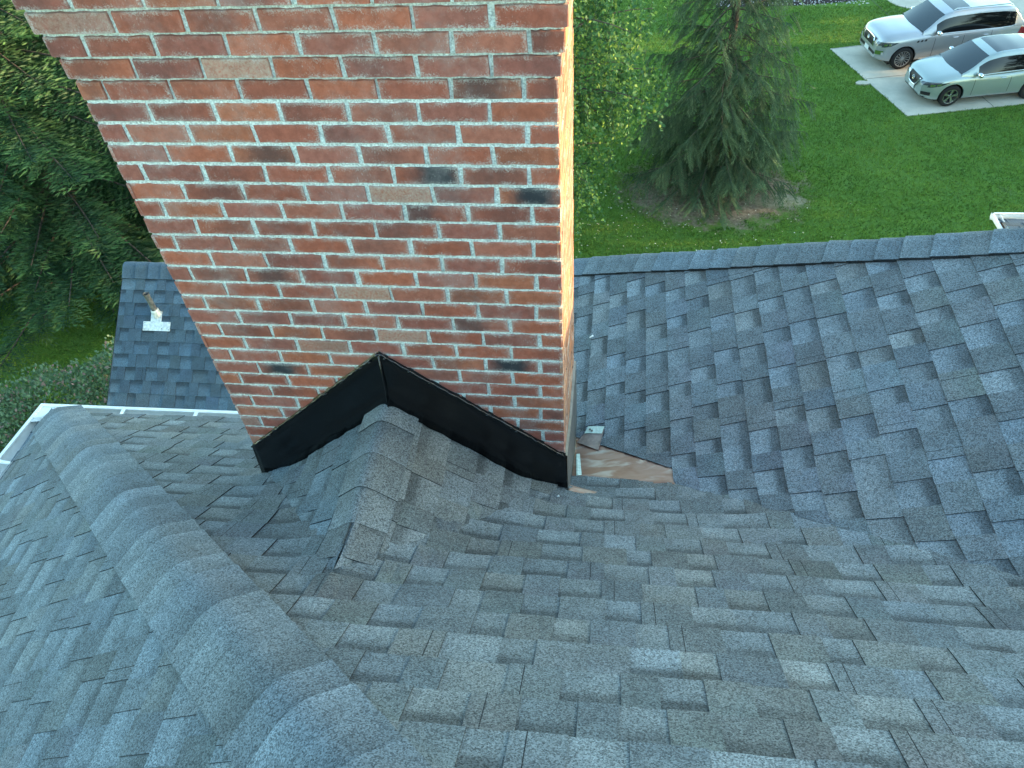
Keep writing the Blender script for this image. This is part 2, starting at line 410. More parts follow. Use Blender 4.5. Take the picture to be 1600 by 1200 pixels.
# caps along hips and ridges
def caps(name, A, B, sideA, sideB, W, step, seed, parent, start=0.0, thick=0.010, bulge=0.012, tint=(1, 1, 1), tone=(0.75, 1.2), lift=0.014, follow=False, soft=(.15, .26)):
    """A -> B runs up hill; sideA/sideB: unit vectors down each slope"""
    r = random.Random(seed); mb = MB(); A = Vector(A); B = Vector(B); L = (B - A).length; d = (B - A).normalized()
    sa, sb = Vector(sideA).normalized(), Vector(sideB).normalized(); up = -(sa + sb).normalized()
    if up.z < 0: up = -up
    na = d.cross(sa); na = na if na.z > 0 else -na
    nb = d.cross(sb); nb = nb if nb.z > 0 else -nb
    n = int(L / step) + 1; WA, WB = W if isinstance(W, tuple) else (W, W)
    xs = [-1, -.82, -.62, -.46, -.34, -.24, -.15, -.07, 0, .07, .15, .24, .34, .46, .62, .82, 1]
    def pt(x, a, h):
        s_, n_, ww = (sa, na, WA) if x < 0 else (sb, nb, WB)
        ax = abs(x); rnd = 0.16
        y = (ax - rnd * 0.5) if ax > rnd else ax * ax / (2 * rnd)          # rounded over the apex
        y = ax if ax > .3 else ax
        nn = (n_ * min(1, ax / .4) + up * max(0, 1 - ax / .4)).normalized()
        q = A + d * a + s_ * (ww * y)
        if follow: q = Vector((q.x, q.y, max(q.z, surf(q.x, q.y) - .004)))
        return q + nn * (h + lift * (.3 + .7 * min(1, max(0, a) / .28) if follow else 1) + wob(q.x, q.y)) + up * (bulge * math.exp(-(ax / 0.5) ** 2) - (soft[0] * ww * -s_.dot(up) * max(0, 1 - ax / soft[1]) ** 2))
    for i in range(n):
        a0 = i * step + start + r.uniform(-.006, .006); a1 = a0 + step + 0.02
        tn = r.uniform(*tone); br = r.random(); hue = (.97, 1, 1.04) if br < .55 else ((1.03, 1, .98) if br < .75 else (1, 1, 1))
        sh = r.uniform(.60, .86)
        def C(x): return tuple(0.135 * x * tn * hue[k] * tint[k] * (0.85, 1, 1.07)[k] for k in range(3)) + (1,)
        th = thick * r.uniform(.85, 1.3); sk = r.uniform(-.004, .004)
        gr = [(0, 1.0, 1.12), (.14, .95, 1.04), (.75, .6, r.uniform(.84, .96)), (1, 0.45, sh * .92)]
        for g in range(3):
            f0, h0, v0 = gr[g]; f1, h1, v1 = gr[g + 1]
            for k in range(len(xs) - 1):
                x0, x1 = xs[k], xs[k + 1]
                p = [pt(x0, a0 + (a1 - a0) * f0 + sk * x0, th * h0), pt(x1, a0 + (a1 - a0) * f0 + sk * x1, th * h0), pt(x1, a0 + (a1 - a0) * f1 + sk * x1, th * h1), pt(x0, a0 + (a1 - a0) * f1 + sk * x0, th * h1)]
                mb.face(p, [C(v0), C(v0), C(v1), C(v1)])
        for k in range(len(xs) - 1):                                        # butt end
            x0, x1 = xs[k], xs[k + 1]
            mb.face([pt(x0, a0 + sk * x0, -.004), pt(x1, a0 + sk * x1, -.004), pt(x1, a0 + sk * x1, th), pt(x0, a0 + sk * x0, th)], C(.28))
        for x in (-1, 1):                                                   # outer edges, contact shade put into their dark colour
            mb.face([pt(x, a0, -.012), pt(x, a1, -.012), pt(x, a1, th * .08), pt(x, a0, th)], C(.2))
    return mb.build(name, M_SH, parent, local=False, smooth=False)
hA = (HIP(0.80), 0.80, P1(0, 0.80)); hB = (HIP(-2.9), -2.9, P1(0, -2.9))
hd = (Vector(hB) - Vector(hA)).normalized()
n1 = Vector((0, .75, 1)).normalized(); n2 = Vector((-.604, 0, 1)).normalized()
s1 = hd.cross(n1); s1 = s1 if s1.x > 0 else -s1
s2 = hd.cross(n2); s2 = s2 if s2.x < 0 else -s2
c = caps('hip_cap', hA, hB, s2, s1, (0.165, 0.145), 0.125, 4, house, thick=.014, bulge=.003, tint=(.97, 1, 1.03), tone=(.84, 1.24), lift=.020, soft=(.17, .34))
c['label'] = 'broad row of overlapping cap shingles down the left hip'
k0, k1 = -.8, 8.6
yc = lambda u: -0.444 * u + 2.073
cA = Vector((k0, yc(k0), P3(k0, 0))); cB = Vector((k1, yc(k1), P3(k1, 0))); dd = (cB - cA).normalized()
n3 = Vector((-.458, 0, 1)).normalized(); n4 = Vector((.6, 2.4, 1)).normalized()
s3 = dd.cross(n3); s3 = s3 if s3.y < 0 else -s3
s4 = dd.cross(n4); s4 = s4 if s4.y > 0 else -s4
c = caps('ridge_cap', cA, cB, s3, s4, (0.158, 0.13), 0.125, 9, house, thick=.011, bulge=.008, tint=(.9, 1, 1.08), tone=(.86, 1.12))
c['label'] = 'row of cap shingles along the right ridge'
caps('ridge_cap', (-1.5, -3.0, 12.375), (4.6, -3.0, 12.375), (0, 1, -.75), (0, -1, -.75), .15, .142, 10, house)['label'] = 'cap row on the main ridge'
sA, sB = Vector((1, 0, -.82)).normalized(), Vector((-1, 0, -.87)).normalized()
caps('saddle_cap', (CRU - .004, -0.745, CRZ + .0), (CRU - .002, 0.0, CRZ + .002), sB, sA, (.13, .14), .155, 15, cricket, thick=.006, bulge=.002, tint=(1.0, .99, .98), tone=(.86, 1.16), lift=.015, follow=True, soft=(.12, .26))

# ------------------------------------------------------------------ chimney
MOD = 0.20339; CW = 6.859 * MOD; CH = 0.0677; CD = 0.66; ZL0 = 12.1907
def corb(i):                                            # outward step of a course (index of the line on top)
    k = {2: 0, 1: .011, 0: .021, -1: .030, -2: .040, -3: .050, -4: .050}.get(i, 0.0 if i > 2 else .038)
    return k
specials = {}                                           # (row, brick from the right) -> kind, found in the photograph
for r_, x_ in ((6, 3), (10, 3), (8, 4.5)): pass
DARKS = [(6, 2.1), (12, 4.7), (11, 3.6), (18, .9), (20, 1), (14, 5.2), (13, 1.4), (7, .6), (6, 3.1), (5, 4.5), (3, 2.7), (15, 1.3), (9, 5.5), (1, 2.9), (3, 5.4), (17, 4.9), (21, 5.4), (19, 5.9), (10, 3.3), (16, 3.1), (11, .7), (2, 1.4), (8, 2.2), (19, 2.2)]
PALES = [(1, 4.2), (7, 2.4), (16, 2.6), (13, 3.9)]
mb = MB(); mort = MB(); rr = random.Random(12)
REDS = [(.37, .105, .062), (.40, .116, .066), (.33, .097, .062), (.37, .122, .080), (.41, .128, .070), (.30, .096, .070), (.34, .114, .082)]
def brick(org, ax, ay, L, Hh, col, dk, pl, out):
    """org: lower left corner on the face; ax along, outward = out"""
    jx = [rr.uniform(-.0028, .0028) for _ in range(14)]
    nx = 7
    zj = [rr.uniform(-.0016, .0016) for _ in range(2 * (nx + 1))]
    Z = Vector((0, 0, 1)); dpt = rr.uniform(-.0008, .0016)
    g = []
    for j in range(2):
        row = []
        for i in range(nx + 1):
            x = L * i / nx + (jx[j] if i == 0 else (jx[j + 2] if i == nx else 0)); z = Hh * j + zj[j * (nx + 1) + i] * (1.0 if 0 < i < nx else .4)
            rx = .003 if i in (0, nx) else 0
            row.append((org + ax * x + Z * z + out * dpt, i / nx, j, rx))
        g.append(row)
    bev = .0022
    for i in range(nx):
        a, b, c_, d_ = g[0][i], g[0][i + 1], g[1][i + 1], g[1][i]
        ins = [Vector(p[0]) for p in (a, b, c_, d_)]
        fr = []
        for p, q in zip(ins, (a, b, c_, d_)):
            p = p + Z * (bev if q[2] == 0 else -bev)
            if q[3]: p = p + ax * (bev if q[1] == 0 else -bev)
            fr.append(p)
        D = [(q[1], q[2] * 1.0, dk, pl) for q in (a, b, c_, d_)]
        mb.face(fr, col, D)
        lo = [ins[0] - out * .012, ins[1] - out * .012, fr[1], fr[0]]; mb.face(lo, col, [(a[1], 0, dk, pl), (b[1], 0, dk, pl), D[1], D[0]])
        hi = [fr[3], fr[2], ins[2] - out * .012, ins[3] - out * .012]; mb.face(hi, col, [D[3], D[2], (c_[1], 1, dk, pl), (d_[1], 1, dk, pl)])
    for e, sgn in ((0, 0), (nx, 1)):
        a, b = g[0][e][0], g[1][e][0]; s_ = ax * (bev if e == 0 else -bev)
        mb.face([a - out * .012, a + s_ + Z * bev, b + s_ - Z * bev, b - out * .012], col, (sgn, .5, dk, pl))
def course(i):
    z = ZL0 - CH * (i + 1) + 0.005; hb = CH - 0.010; o = corb(i)
    faces = [  # origin at the RIGHT end looking at the face, running left
        (Vector((0 + o, 0 - o, 0)), Vector((-1, 0, 0)), CW + 2 * o, Vector((0, -1, 0)), .0, 0),
        (Vector((0 + o, CD + o, 0)), Vector((0, -1, 0)), CD + 2 * o, Vector((1, 0, 0)), .5, 1),
        (Vector((-CW - o, 0 - o, 0)), Vector((0, 1, 0)), CD + 2 * o, Vector((-1, 0, 0)), .5, 2),
        (Vector((-CW - o, CD + o, 0)), Vector((1, 0, 0)), CW + 2 * o, Vector((0, 1, 0)), .0, 3)]
    for org, ax, L, out, ph, fi in faces:
        half = (i % 2 == 0)
        first = 0.4385 if half else 0.9385
        if fi in (1, 2): first = 0.9385 if half else 0.4385
        x = 0.0; n = 0
        while x < L - .02:
            e = (first * MOD if n == 0 else x + MOD) + (rr.uniform(-.004, .004))
            e = min(e, L)
            if L - e < .045: e = L
            jw = rr.uniform(.0038, .0072)
            x0 = x + (jw if n else 0); x1 = e - (jw if e < L else 0)
            col = rr.choice(REDS); f = rr.uniform(.88, 1.1); col = tuple(c_ * f for c_ in col) + (rr.uniform(.15, .85),)
            if fi == 1: col = (col[0] * .85, col[1] * 1.25, col[2] * 1.1, col[3])  # right face: warm sunlight tinted into the brick colour
            dk = 0.0 if rr.random() < .5 else rr.uniform(.08, .42); pl = 0.0
            if fi == 0:
                um = ((x0 + x1) / 2) / MOD
                for (ri, ui) in DARKS:
                    if ri == i and abs(ui - um) < .5: dk = (1.0, .38, .7, .28)[(int(ri) + int(ui * 3)) % 4]
                for (ri, ui) in PALES:
                    if ri == i and abs(ui - um) < .5: pl = 1.0; dk = 0
            if rr.random() < .012: pl = .6
            p = org + ax * x1
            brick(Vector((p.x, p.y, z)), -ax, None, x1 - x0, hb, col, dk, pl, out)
            x = e; n += 1
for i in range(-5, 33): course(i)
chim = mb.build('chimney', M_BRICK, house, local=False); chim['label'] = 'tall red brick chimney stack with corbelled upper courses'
# mortar body: irregular skin a little behind the brick faces
def mortar_skin():
    m = MB(); z0 = ZL0 - CH * 33; z1 = ZL0 + CH * 5
    def off(i): return corb(i)
    for (A, ax, L, out) in ((Vector((0, 0, 0)), Vector((-1, 0, 0)), CW, Vector((0, -1, 0))), (Vector((0, CD, 0)), Vector((0, -1, 0)), CD, Vector((1, 0, 0))), (Vector((-CW, 0, 0)), Vector((0, 1, 0)), CD, Vector((-1, 0, 0))), (Vector((-CW, CD, 0)), Vector((1, 0, 0)), CW, Vector((0, 1, 0)))):
        for i in range(-5, 33):
            zt = ZL0 - CH * i + .0055; zb = zt - CH; o = corb(i)
            n = int(L / .012); zz = [zb, zb + .011, zb + .040, zt]
            H = {}
            for j in range(4):
                for k in range(n + 1):
                    H[j, k] = rr.uniform(-.0065, -.0030) - (.003 if i < 3 else 0)
            for j in range(3):
                for k in range(n):
                    q = []
                    for jj, kk in ((j, k), (j + 1, k), (j + 1, k + 1), (j, k + 1)):
                        x = -o + (L + 2 * o) * kk / n
                        hh = H[jj, kk]
                        if kk in (0, n): x += .004 if kk == 0 else -.004
                        q.append(A + ax * x + Vector((0, 0, zz[jj])) + out * (o + hh))
                    m.face(q)
            a = A - ax * 0
            # shelf where courses step
            q = [A + ax * (-o) + Vector((0, 0, zt)) + out * (o - .004), A + ax * (L + o) + Vector((0, 0, zt)) + out * (o - .004), A + ax * (L) + Vector((0, 0, zt)) + out * -.06, A + Vector((0, 0, zt)) + out * -.06]
            if i < 4: m.face(q)
    return m
mo = mortar_skin().build('mortar', M_MORTAR, chim, local=False); mo['label'] = 'pale grey mortar joints'
cap = MB(); zc = ZL0 + CH * 5
a, b = .06, .16
ring0 = [(-CW - a, -a), (a, -a), (a, CD + a), (-CW - a, CD + a)]; ring1 = [(-CW + .15, .15), (-.15, .15), (-.15, CD - .15), (-CW + .15, CD - .15)]
for i in range(4):
    p, q = ring0[i], ring0[(i + 1) % 4]; r1, r2 = ring1[(i + 1) % 4], ring1[i]
    cap.face([(p[0], p[1], zc - .004), (q[0], q[1], zc - .004), (q[0], q[1], zc + .05), (p[0], p[1], zc + .05)])
    cap.face([(p[0], p[1], zc + .05), (q[0], q[1], zc + .05), (r1[0], r1[1], zc + .12), (r2[0], r2[1], zc + .12)])
cap.face([(p[0], p[1], zc + .12) for p in ring1]); cap.face([(p[0], p[1], zc - .004) for p in ring0][::-1])
cap.build('chimney_crown', M_MORTAR, chim, local=False)

# ------------------------------------------------------------------ black counter flashing
qb = N('black_roof_cement', 0.22, 0.5); qb.base(qb.mix(qb.rng(qb.noise(55, 6, .8), .70, .76), (.0022, .0025, .003), (.16, .13, .11)))
qb.bump(qb.noise(16, 3, .5), .25, .01); M_BLK = qb.m
M_GREY = mat_simple('weathered_metal', (.13, .12, .11), .5, .5, .3, 12, .35, .2, 20)
ZA = 13.0
TL, TA, TR = (-1.402, 10.357), (-0.697, 10.984), (0.006, 10.408)
BR, BA, BL = (0.014, 10.137), (-0.700, 10.728), (-1.415, 10.112)
fl = MB()
def panel(t0, t1, b1, b0, n=24, seed=1):
    r = random.Random(seed)
    nj = 5
    def P(i, j):
        f = i / n; g = j / nj
        top = Vector((t0[0] + (t1[0] - t0[0]) * f, 0, t0[1] + (t1[1] - t0[1]) * f)); bot = Vector((b0[0] + (b1[0] - b0[0]) * f, 0, b0[1] + (b1[1] - b0[1]) * f))
        p = top.lerp(bot, g)
        y = -.008 - .006 * g - .004 * math.sin(f * 9 + seed) * g - (.030 * max(0, g - .86) / .14)
        if j == nj: p.z += r.uniform(-.004, .004); y += r.uniform(-.004, .002)
        if j == 0: p.z += r.uniform(-.002, .003)
        return (p.x, y, p.z)
    G = [[P(i, j) for j in range(nj + 1)] for i in range(n + 1)]
    for i in range(n):
        for j in range(nj): fl.face([G[i][j], G[i + 1][j], G[i + 1][j + 1], G[i][j + 1]])
        fl.face([G[i][0], (G[i][0][0], .002, G[i][0][2] + .012), (G[i + 1][0][0], .002, G[i + 1][0][2] + .012), G[i + 1][0]])
        fl.face([G[i][nj], G[i + 1][nj], (G[i + 1][nj][0], .002, G[i + 1][nj][2] - .012), (G[i][nj][0], .002, G[i][nj][2] - .012)])
    return G
g1 = panel(TL, TA, BA, BL, 28, 1); g2 = panel(TA, TR, BR, BA, 28, 2)
g3 = g1[0]
for j in range(5): fl.face([g3[j], g3[j + 1], (g3[j + 1][0] + .004, .05, g3[j + 1][2]), (g3[j][0] + .004, .05, g3[j][2])])
flash = fl.build('flashing', M_BLK, chim, local=False, smooth=True, weld=True); flash['label'] = 'glossy black V-shaped flashing across the chimney base'
# standing seam at the peak, sealant bead
bd = MB(); r = random.Random(5)
def bead(A, B, n, rad):
    pts = []
    for i in range(n + 1):
        f = i / n; pts.append((A[0] + (B[0] - A[0]) * f, -.010 + r.uniform(-.003, .002), A[1] + (B[1] - A[1]) * f + .004 + r.uniform(-.002, .003)))
    tube(bd, pts, [rad * r.uniform(.6, 1.35) for _ in pts], 6)
bead(TL, TA, 60, .0055); bead(TA, TR, 60, .005)
tube(bd, [(-.697, -.014, 10.984), (-.699, -.022, 10.85), (-.700, -.040, 10.73)], .0035, 6)
for i in range(26):                                   # lumps of sealant
    f = r.random(); A, B = (TL, TA) if r.random() < .6 else (TA, TR); x = A[0] + (B[0] - A[0]) * f; z = A[1] + (B[1] - A[1]) * f + r.uniform(-.004, .01)
    tube(bd, [(x - .008, -.012, z), (x, -.016, z + .002), (x + .008, -.012, z + .003)], [.002, .006 * r.uniform(.6, 1.3), .002], 6)
bd.build('sealant_bead', mat_simple('black_sealant', (.004, .004, .005), .18, .6, 0, None, 0, .5, 60), flash, local=False, smooth=True, weld=True)
# side flashing on the sunlit side of the chimney
sf = MB(); n = 14
def zs(v): return max(P3(0, v), surf(0.01, v))
for i in range(n):
    v0, v1 = CD * i / n, CD * (i + 1) / n
    def T(v): return 10.408 + .0 - (.10 * min(1, v / .3))
    a = [(.012, v0, T(v0)), (.012, v1, T(v1)), (.016, v1, zs(v1) + .03), (.016, v0, zs(v0) + .0)]
    sf.face(a[::-1])
    sf.face([(.012, v0, T(v0)), (.001, v0, T(v0) + .006), (.001, v1, T(v1) + .006), (.012, v1, T(v1))][::-1])
sf.face([(.012, -.009, 10.408), (.014, -.018, 10.137), (.016, 0, 10.137), (.012, 0, 10.408)])
s_ = sf.build('side_flashing', M_GREY, chim, local=False); s_['label'] = 'dull brown-grey step flashing on the right side of the chimney'

# ------------------------------------------------------------------ exposed copper-brown valley pan, tab and metal scraps
qc = N('weathered_copper', .5, .5, .35)
n_a = qc.noise(5, 3, .5, dist=.6, stretch=(1, 2.0, 1)); n_b = qc.noise(9, 4, .55, dist=.5, stretch=(.7, 2.0, 1))
cc = qc.mix(qc.rng(n_a, .35, .65), (.20, .095, .062), (.27, .165, .13)); cc = qc.mix(qc.rng(n_b, .48, .72, 0, .8), cc, (.40, .36, .33)); cc = qc.mix(qc.rng(qc.noise(7, 3, .5), .60, .75, 0, .6), cc, (.13, .07, .05))
qc.base(cc); qc.bump(n_b, .08, .01); M_CU = qc.m
def vis(u, v): return u < .49 and v < .575 - .743 * u and v > .215 - .23 * u - .01
pan = MB(); nu, nv = 40, 44
for i in range(nu):
    for j in range(nv):
        q = []
        for ii, jj in ((i, j), (i + 1, j), (i + 1, j + 1), (i, j + 1)):
            u = .018 + (.54 - .018) * ii / nu; v = -.02 + .66 * jj / nv
            q.append((u, v, surf(u, v) + (.0035 if vis(u, v) else -.006) + wob(u, v)))
        pan.face(q)
pm = pan.build('valley_flashing', M_CU, house, local=False, smooth=True, weld=True); pm['label'] = 'bare copper-brown triangle of valley metal beside the chimney'
tb = MB()
def on3(u, v, h=.0): return (u - .42 * h, v, surf(u, v) + .91 * h + wob(u, v))
tabp = [(.030, .505), (.085, .600), (.165, .575), (.140, .420)]
def strip(mbx, P, h0, h1, n=6):
    for i in range(n):
        for j in range(n):
            q = []
            for a_, b_ in ((i, j), (i + 1, j), (i + 1, j + 1), (i, j + 1)):
                f, g = a_ / n, b_ / n
                x = (Vector(P[0]) * (1 - f) + Vector(P[3]) * f) * (1 - g) + (Vector(P[1]) * (1 - f) + Vector(P[2]) * f) * g
                q.append(on3(x[0], x[1], h0 + (h1 - h0) * g + .002 * math.sin(f * 5)))
            mbx.face(q)
strip(tb, tabp, .009, .016)
for a_, b_ in ((0, 1), (1, 2), (2, 3)):
    p, q = tabp[a_], tabp[b_]; tb.face([on3(*p, .011), on3(*q, .013), on3(*q, .004), on3(*p, .004)])
t_ = tb.build('metal_tab', mat_simple('grey_pink_copper', (.27, .21, .19), .5, .5, .3, 22, .3, .2, 40), pm, local=False, smooth=False); t_['label'] = 'nailed copper tab sticking up the right slope'
lt = MB(); strip(lt, [(.068, .560), (.085, .605), (.170, .580), (.158, .535)], .017, .019, 3)
M_MINT = mat_simple('pale_green_white', (.50, .62, .56), .55, .5, 0, 60, .2)
lt.build('painted_end', M_MINT, t_, local=False)['label'] = 'pale mint-white end of the copper tab'
lt = MB(); strip(lt, [(.046, .19), (.032, .40), (.050, .405), (.070, .20)], .014, .014, 3)
lt.build('metal_strip', M_MINT, pm, local=False)['label'] = 'pale mint-white upright strip beside the chimney corner'
for (u, v) in ((.108, .565), (.098, .578)):
    nb = MB(); p = Vector(on3(u, v, .0195)); tube(nb, [p, p + Vector((-.42, 0, .91)) * .004], .0055, 8); nb.build('nail', M_GREY, t_, local=False)

# ------------------------------------------------------------------ gutters
lipA = Vector((-3.455, 0.915, 9.47)); lipB = Vector((-2.068, 0.966, 9.43)); lipC = Vector((-3.515, 0.426, 9.455))
def gutter(name, A, B, inw, parent, w_=.115, dep=.11, endcap=True):
    """A->B outer lip; inw: horizontal unit vector towards the house"""
    m = MB(); A = Vector(A); B = Vector(B); inw = Vector(inw); Z = Vector((0, 0, 1)); n = max(2, int((B - A).length / .25))
    prof = [(.022, -.012), (.022, .0), (0, 0.0), (-.002, -.018), (.004, -.05), (.03, -.075), (.035, -dep), (w_ - .0, -dep), (w_, -.004), (w_ - .002, -.004), (w_ - .004, -dep + .003), (.038, -dep + .003), (.006, -.02)]
    for i in range(n):
        a0, a1 = A.lerp(B, i / n), A.lerp(B, (i + 1) / n)
        for (x0, z0), (x1, z1) in zip(prof, prof[1:]):
            m.face([a0 + inw * x0 + Z * z0, a1 + inw * x0 + Z * z0, a1 + inw * x1 + Z * z1, a0 + inw * x1 + Z * z1])
    if endcap: m.face([B + inw * x + Z * z for x, z in prof[3:9]])
    return m.build(name, M_WHITE, parent, local=False)
gd = (lipB - lipA).normalized(); gB = lipA + gd * 4.6
inw1 = Vector((gd.y, -gd.x, 0)); gL = (lipC - lipA).normalized(); lipD = lipA + gL * 3.9; inw2 = Vector((-gL.y, gL.x, 0))
gf = gutter('gutter', lipA, gB, inw1, house); gf['label'] = 'white gutter along the far eave'
gl = gutter('gutter', lipA, lipD, inw2, house); gl['label'] = 'white gutter down the left eave'
def hanger(P, d, inw, par):
    m = MB(); P = Vector(P); Z = Vector((0, 0, 1)); d = Vector(d)
    a = P + inw * .004 + Z * .002; b = P + inw * .118 + Z * .004
    m.face([a - d * .014, a + d * .014, b + d * .010, b - d * .010]); m.face([a - d * .014 - Z * .014, a + d * .014 - Z * .014, a + d * .014, a - d * .014])
    tube(m, [P + inw * .05 + Z * .006, P + inw * .125 + Z * .010], .0055, 6)
    m.build('gutter_hanger', M_WHITE, par, local=False)
for x in (-2.886, -2.405, -1.6): hanger(lipA + gd * ((x - lipA.x) / gd.x), gd, inw1, gf)
for dd_ in (.46, 1.15, 1.85): hanger(lipA + gL * dd_, gL, inw2, gl)
cr = MB(); cr.face([lipA + inw1 * .005 + Vector((0, 0, -.006)) + gd * .02, lipA + gd * .17 + inw1 * .01 + Vector((0, 0, -.004)), lipA + gd * .13 + inw1 * .10 + Vector((0, 0, -.03)), lipA + inw2 * .10 + gL * .10 + Vector((0, 0, -.03)), lipA + gL * .15 + inw2 * .01 + Vector((0, 0, -.006))])
cr.build('gutter_corner', M_WHITE, gf, local=False)
# fascia, soffit and walls
qw = N('lap_siding', .7, .4); zz = qw.n('ShaderNodeSeparateXYZ'); qw.l(qw.tc.outputs['Object'], zz.inputs[0])
sdm = qw.math('FRACT', qw.math('MULTIPLY', zz.outputs[2], 7.0)); qw.base(qw.mix(qw.rng(qw.noise(3, 3), .3, .7), (.52, .50, .45), (.58, .56, .50))); qw.bump(sdm, .8, .012); M_SIDING = qw.m
wl_ = MB()
wall = [((-3.15, .55), 9.35), ((-.85, .62), 9.3), ((-.85, 2.36), 9.3), ((.5, 1.80), 9.98), ((3, .70), 11.12), ((6, -.64), 12.5), ((8.7, -1.84), 13.75), ((8.7, -7), 13.7), ((-3.15, -6), 9.3)]
for i in range(len(wall)):
    (p, tp), (q, tq) = wall[i], wall[(i + 1) % len(wall)]
    wl_.face([(p[0], p[1], GZ - .2), (q[0], q[1], GZ - .2), (q[0], q[1], tq), (p[0], p[1], tp)][::-1])
wl_.build('wall', M_SIDING, house, local=False)
fa = MB()
for A, B, iw in ((lipA, gB, inw1), (lipA, lipD, inw2)):
    a, b = A + iw * .117, B + iw * .117
    a1, b1 = A + iw * .45, B + iw * .45; Z = Vector((0, 0, 1))
    fa.face([a + Z * .0, b + Z * .0, b - Z * .17, a - Z * .17]); fa.face([a - Z * .17, b - Z * .17, b1 - Z * .17, a1 - Z * .17])
fa.build('fascia', M_WHITE, house, local=False)
# bits of white debris
db = MB(); r = random.Random(3)
for (u, v, f, s_) in ((-.02, -.10, surf, .007),):
    if f: 
        for k in range(1):
            x, y = u + r.uniform(-.012, .012), v + r.uniform(-.008, .008); z = f(x, y) + .012; tube(db, [(x, y, z), (x + .008, y + .003, z + .004)], [.002, .005], 6)
db.build('sealant_crumb', mat_simple('white_sealant', (.75, .76, .74), .6), house, local=False); db = MB()
x, y = .055, 1.30; z = P3(x, y) + .012; tube(db, [(x, y, z), (x + .018, y + .006, z + .006), (x + .03, y - .006, z + .004)], [.004, .012, .004], 6)
db.build('sealant_crumb', mat_simple('white_crumb', (.75, .76, .74), .6), house, local=False)

# ================================================================== LOWER ROOF WITH VENT (left of the chimney)
wing = empty('garage', (-4.0, 2.9, GZ), label='lower gabled roof of dark slate-grey shingles beyond the gutter', cat='garage')
def P5(u, v): return 8.006 + .75 * (v - 4.139)
zone5 = [(-1, 0.0215, 5.113 + .0215 * 4.139), (0, 1, 4.125), (0, -1, 1.0), (1, 0, -1.3)]
mb = shingles(P5, 'v+', .75, [zone5], [4.139 - .1125 * i for i in range(46, -1, -1)], (-5.4, -1.2), 51, nr((0, -.75, 1)), P5, ds=.6, tint=(.84, .94, 1.04), contrast=1.0)
r5 = mb.build('roof_slope', M_SH2, wing, local=False)
mb = shingles(lambda u, v: 8.006 - .75 * (v - 4.139), 'v-', .75, [[(-1, 0, 5.113), (0, -1, -4.15), (0, 1, 9), (1, 0, -1.3)]], [-9 + .1125 * i for i in range(44)], (-5.4, -1.2), 52, nr((0, .75, 1)), P5, ds=.8)
mb.build('roof_slope', M_SH2, wing, local=False)['label'] = 'far slope of the lower roof'
c = caps('ridge_cap', (-5.113, 4.139, 8.006), (-1.2, 4.139, 8.006), (0, -1, -.75), (0, 1, -.75), .16, .145, 14, wing, tint=(.85, .97, 1.08), tone=(.86, 1.05), bulge=.006, lift=.013)
c.data.materials[0] = M_SH2
wb = MB()
for (p, q) in (((-4.95, -1.0), (-4.95, 9.0)), ((-1.25, 9.0), (-1.25, -1.0))):
    N_ = 20
    for i in range(N_):
        v0 = p[1] + (q[1] - p[1]) * i / N_; v1 = p[1] + (q[1] - p[1]) * (i + 1) / N_
        h = lambda v: 8.006 - .75 * abs(v - 4.139) - .02
        wb.face([(p[0], v0, GZ - .2), (p[0], v1, GZ - .2), (p[0], v1, h(v1)), (p[0], v0, h(v0))])
for v in (-.7, 8.9): wb.face([(-4.95, v, GZ - .2), (-1.25, v, GZ - .2), (-1.25, v, 8.006 - .75 * abs(v - 4.139) - .03), (-4.95, v, 8.006 - .75 * abs(v - 4.139) - .03)])
wb.build('wall', M_SIDING, wing, local=False)
rk = MB()
for s_ in (0,):
    for (v0, v1) in ((-1.0, 4.139), (4.139, 9.0)):
        h = lambda v: 8.006 - .75 * abs(v - 4.139)
        x = lambda v: -5.113 + .0215 * (v - 4.139) * (1 if v < 4.139 else 0)
        rk.face([(x(v0) - .012, v0, h(v0) + .001), (x(v1) - .012, v1, h(v1) + .001), (x(v1) - .012, v1, h(v1) - .16), (x(v0) - .012, v0, h(v0) - .16)])
        rk.face([(x(v0) - .012, v0, h(v0) - .004), (x(v1) - .012, v1, h(v1) - .004), (x(v1) + .01, v1, h(v1) + .001), (x(v0) + .01, v0, h(v0) + .001)])
rk.build('rake_trim', mat_simple('dark_trim', (.05, .055, .06), .6), wing, local=False)
# vent pipe
M_LEAD = mat_simple('dull_lead', (.16, .16, .16), .45, .5, .5, 25, .45, .3, 40)
M_GALV = mat_simple('galvanised', (.50, .54, .54), .5, .5, .2, 40, .3, .2, 50)
vb = MB(); vz = lambda u, v: P5(u, v)
px, py = -4.675, 3.70
vp_ = MB(); zt = P5(px, py) + .30
rr2 = random.Random(8); pts = [(px, py, P5(px, py) - .05), (px, py, P5(px, py) + .10), (px + .002, py, P5(px, py) + .2), (px - .003, py, zt - .02), (px - .003, py + .002, zt)]
tube(vp_, pts, [.030, .030, .028, .031, .036], 14, cap=False); tube(vp_, pts[::-1][:2], [.030, .026], 14, cap=False)
vo = vp_.build('vent_pipe', M_LEAD, wing, local=False, smooth=True, weld=True); vo['label'] = 'lead-wrapped vent pipe standing on a pale T-shaped flashing plate'
fb = MB(); n5 = Vector((0, -.75, 1)).normalized()
def on5(u, v, h): return Vector((u, v, P5(u, v))) + n5 * h
for (u0, u1, v0, v1, h) in ((-4.815, -4.505, 3.560, 3.640, .016), (-4.735, -4.615, 3.640, 3.73, .014)):
    a = [on5(u0, v0, h), on5(u1, v0, h), on5(u1, v1, h), on5(u0, v1, h)]; b = [on5(u0, v0, 0), on5(u1, v0, 0), on5(u1, v1, 0), on5(u0, v1, 0)]
    fb.face(a)
    for i in range(4): fb.face([b[i], b[(i + 1) % 4], a[(i + 1) % 4], a[i]])
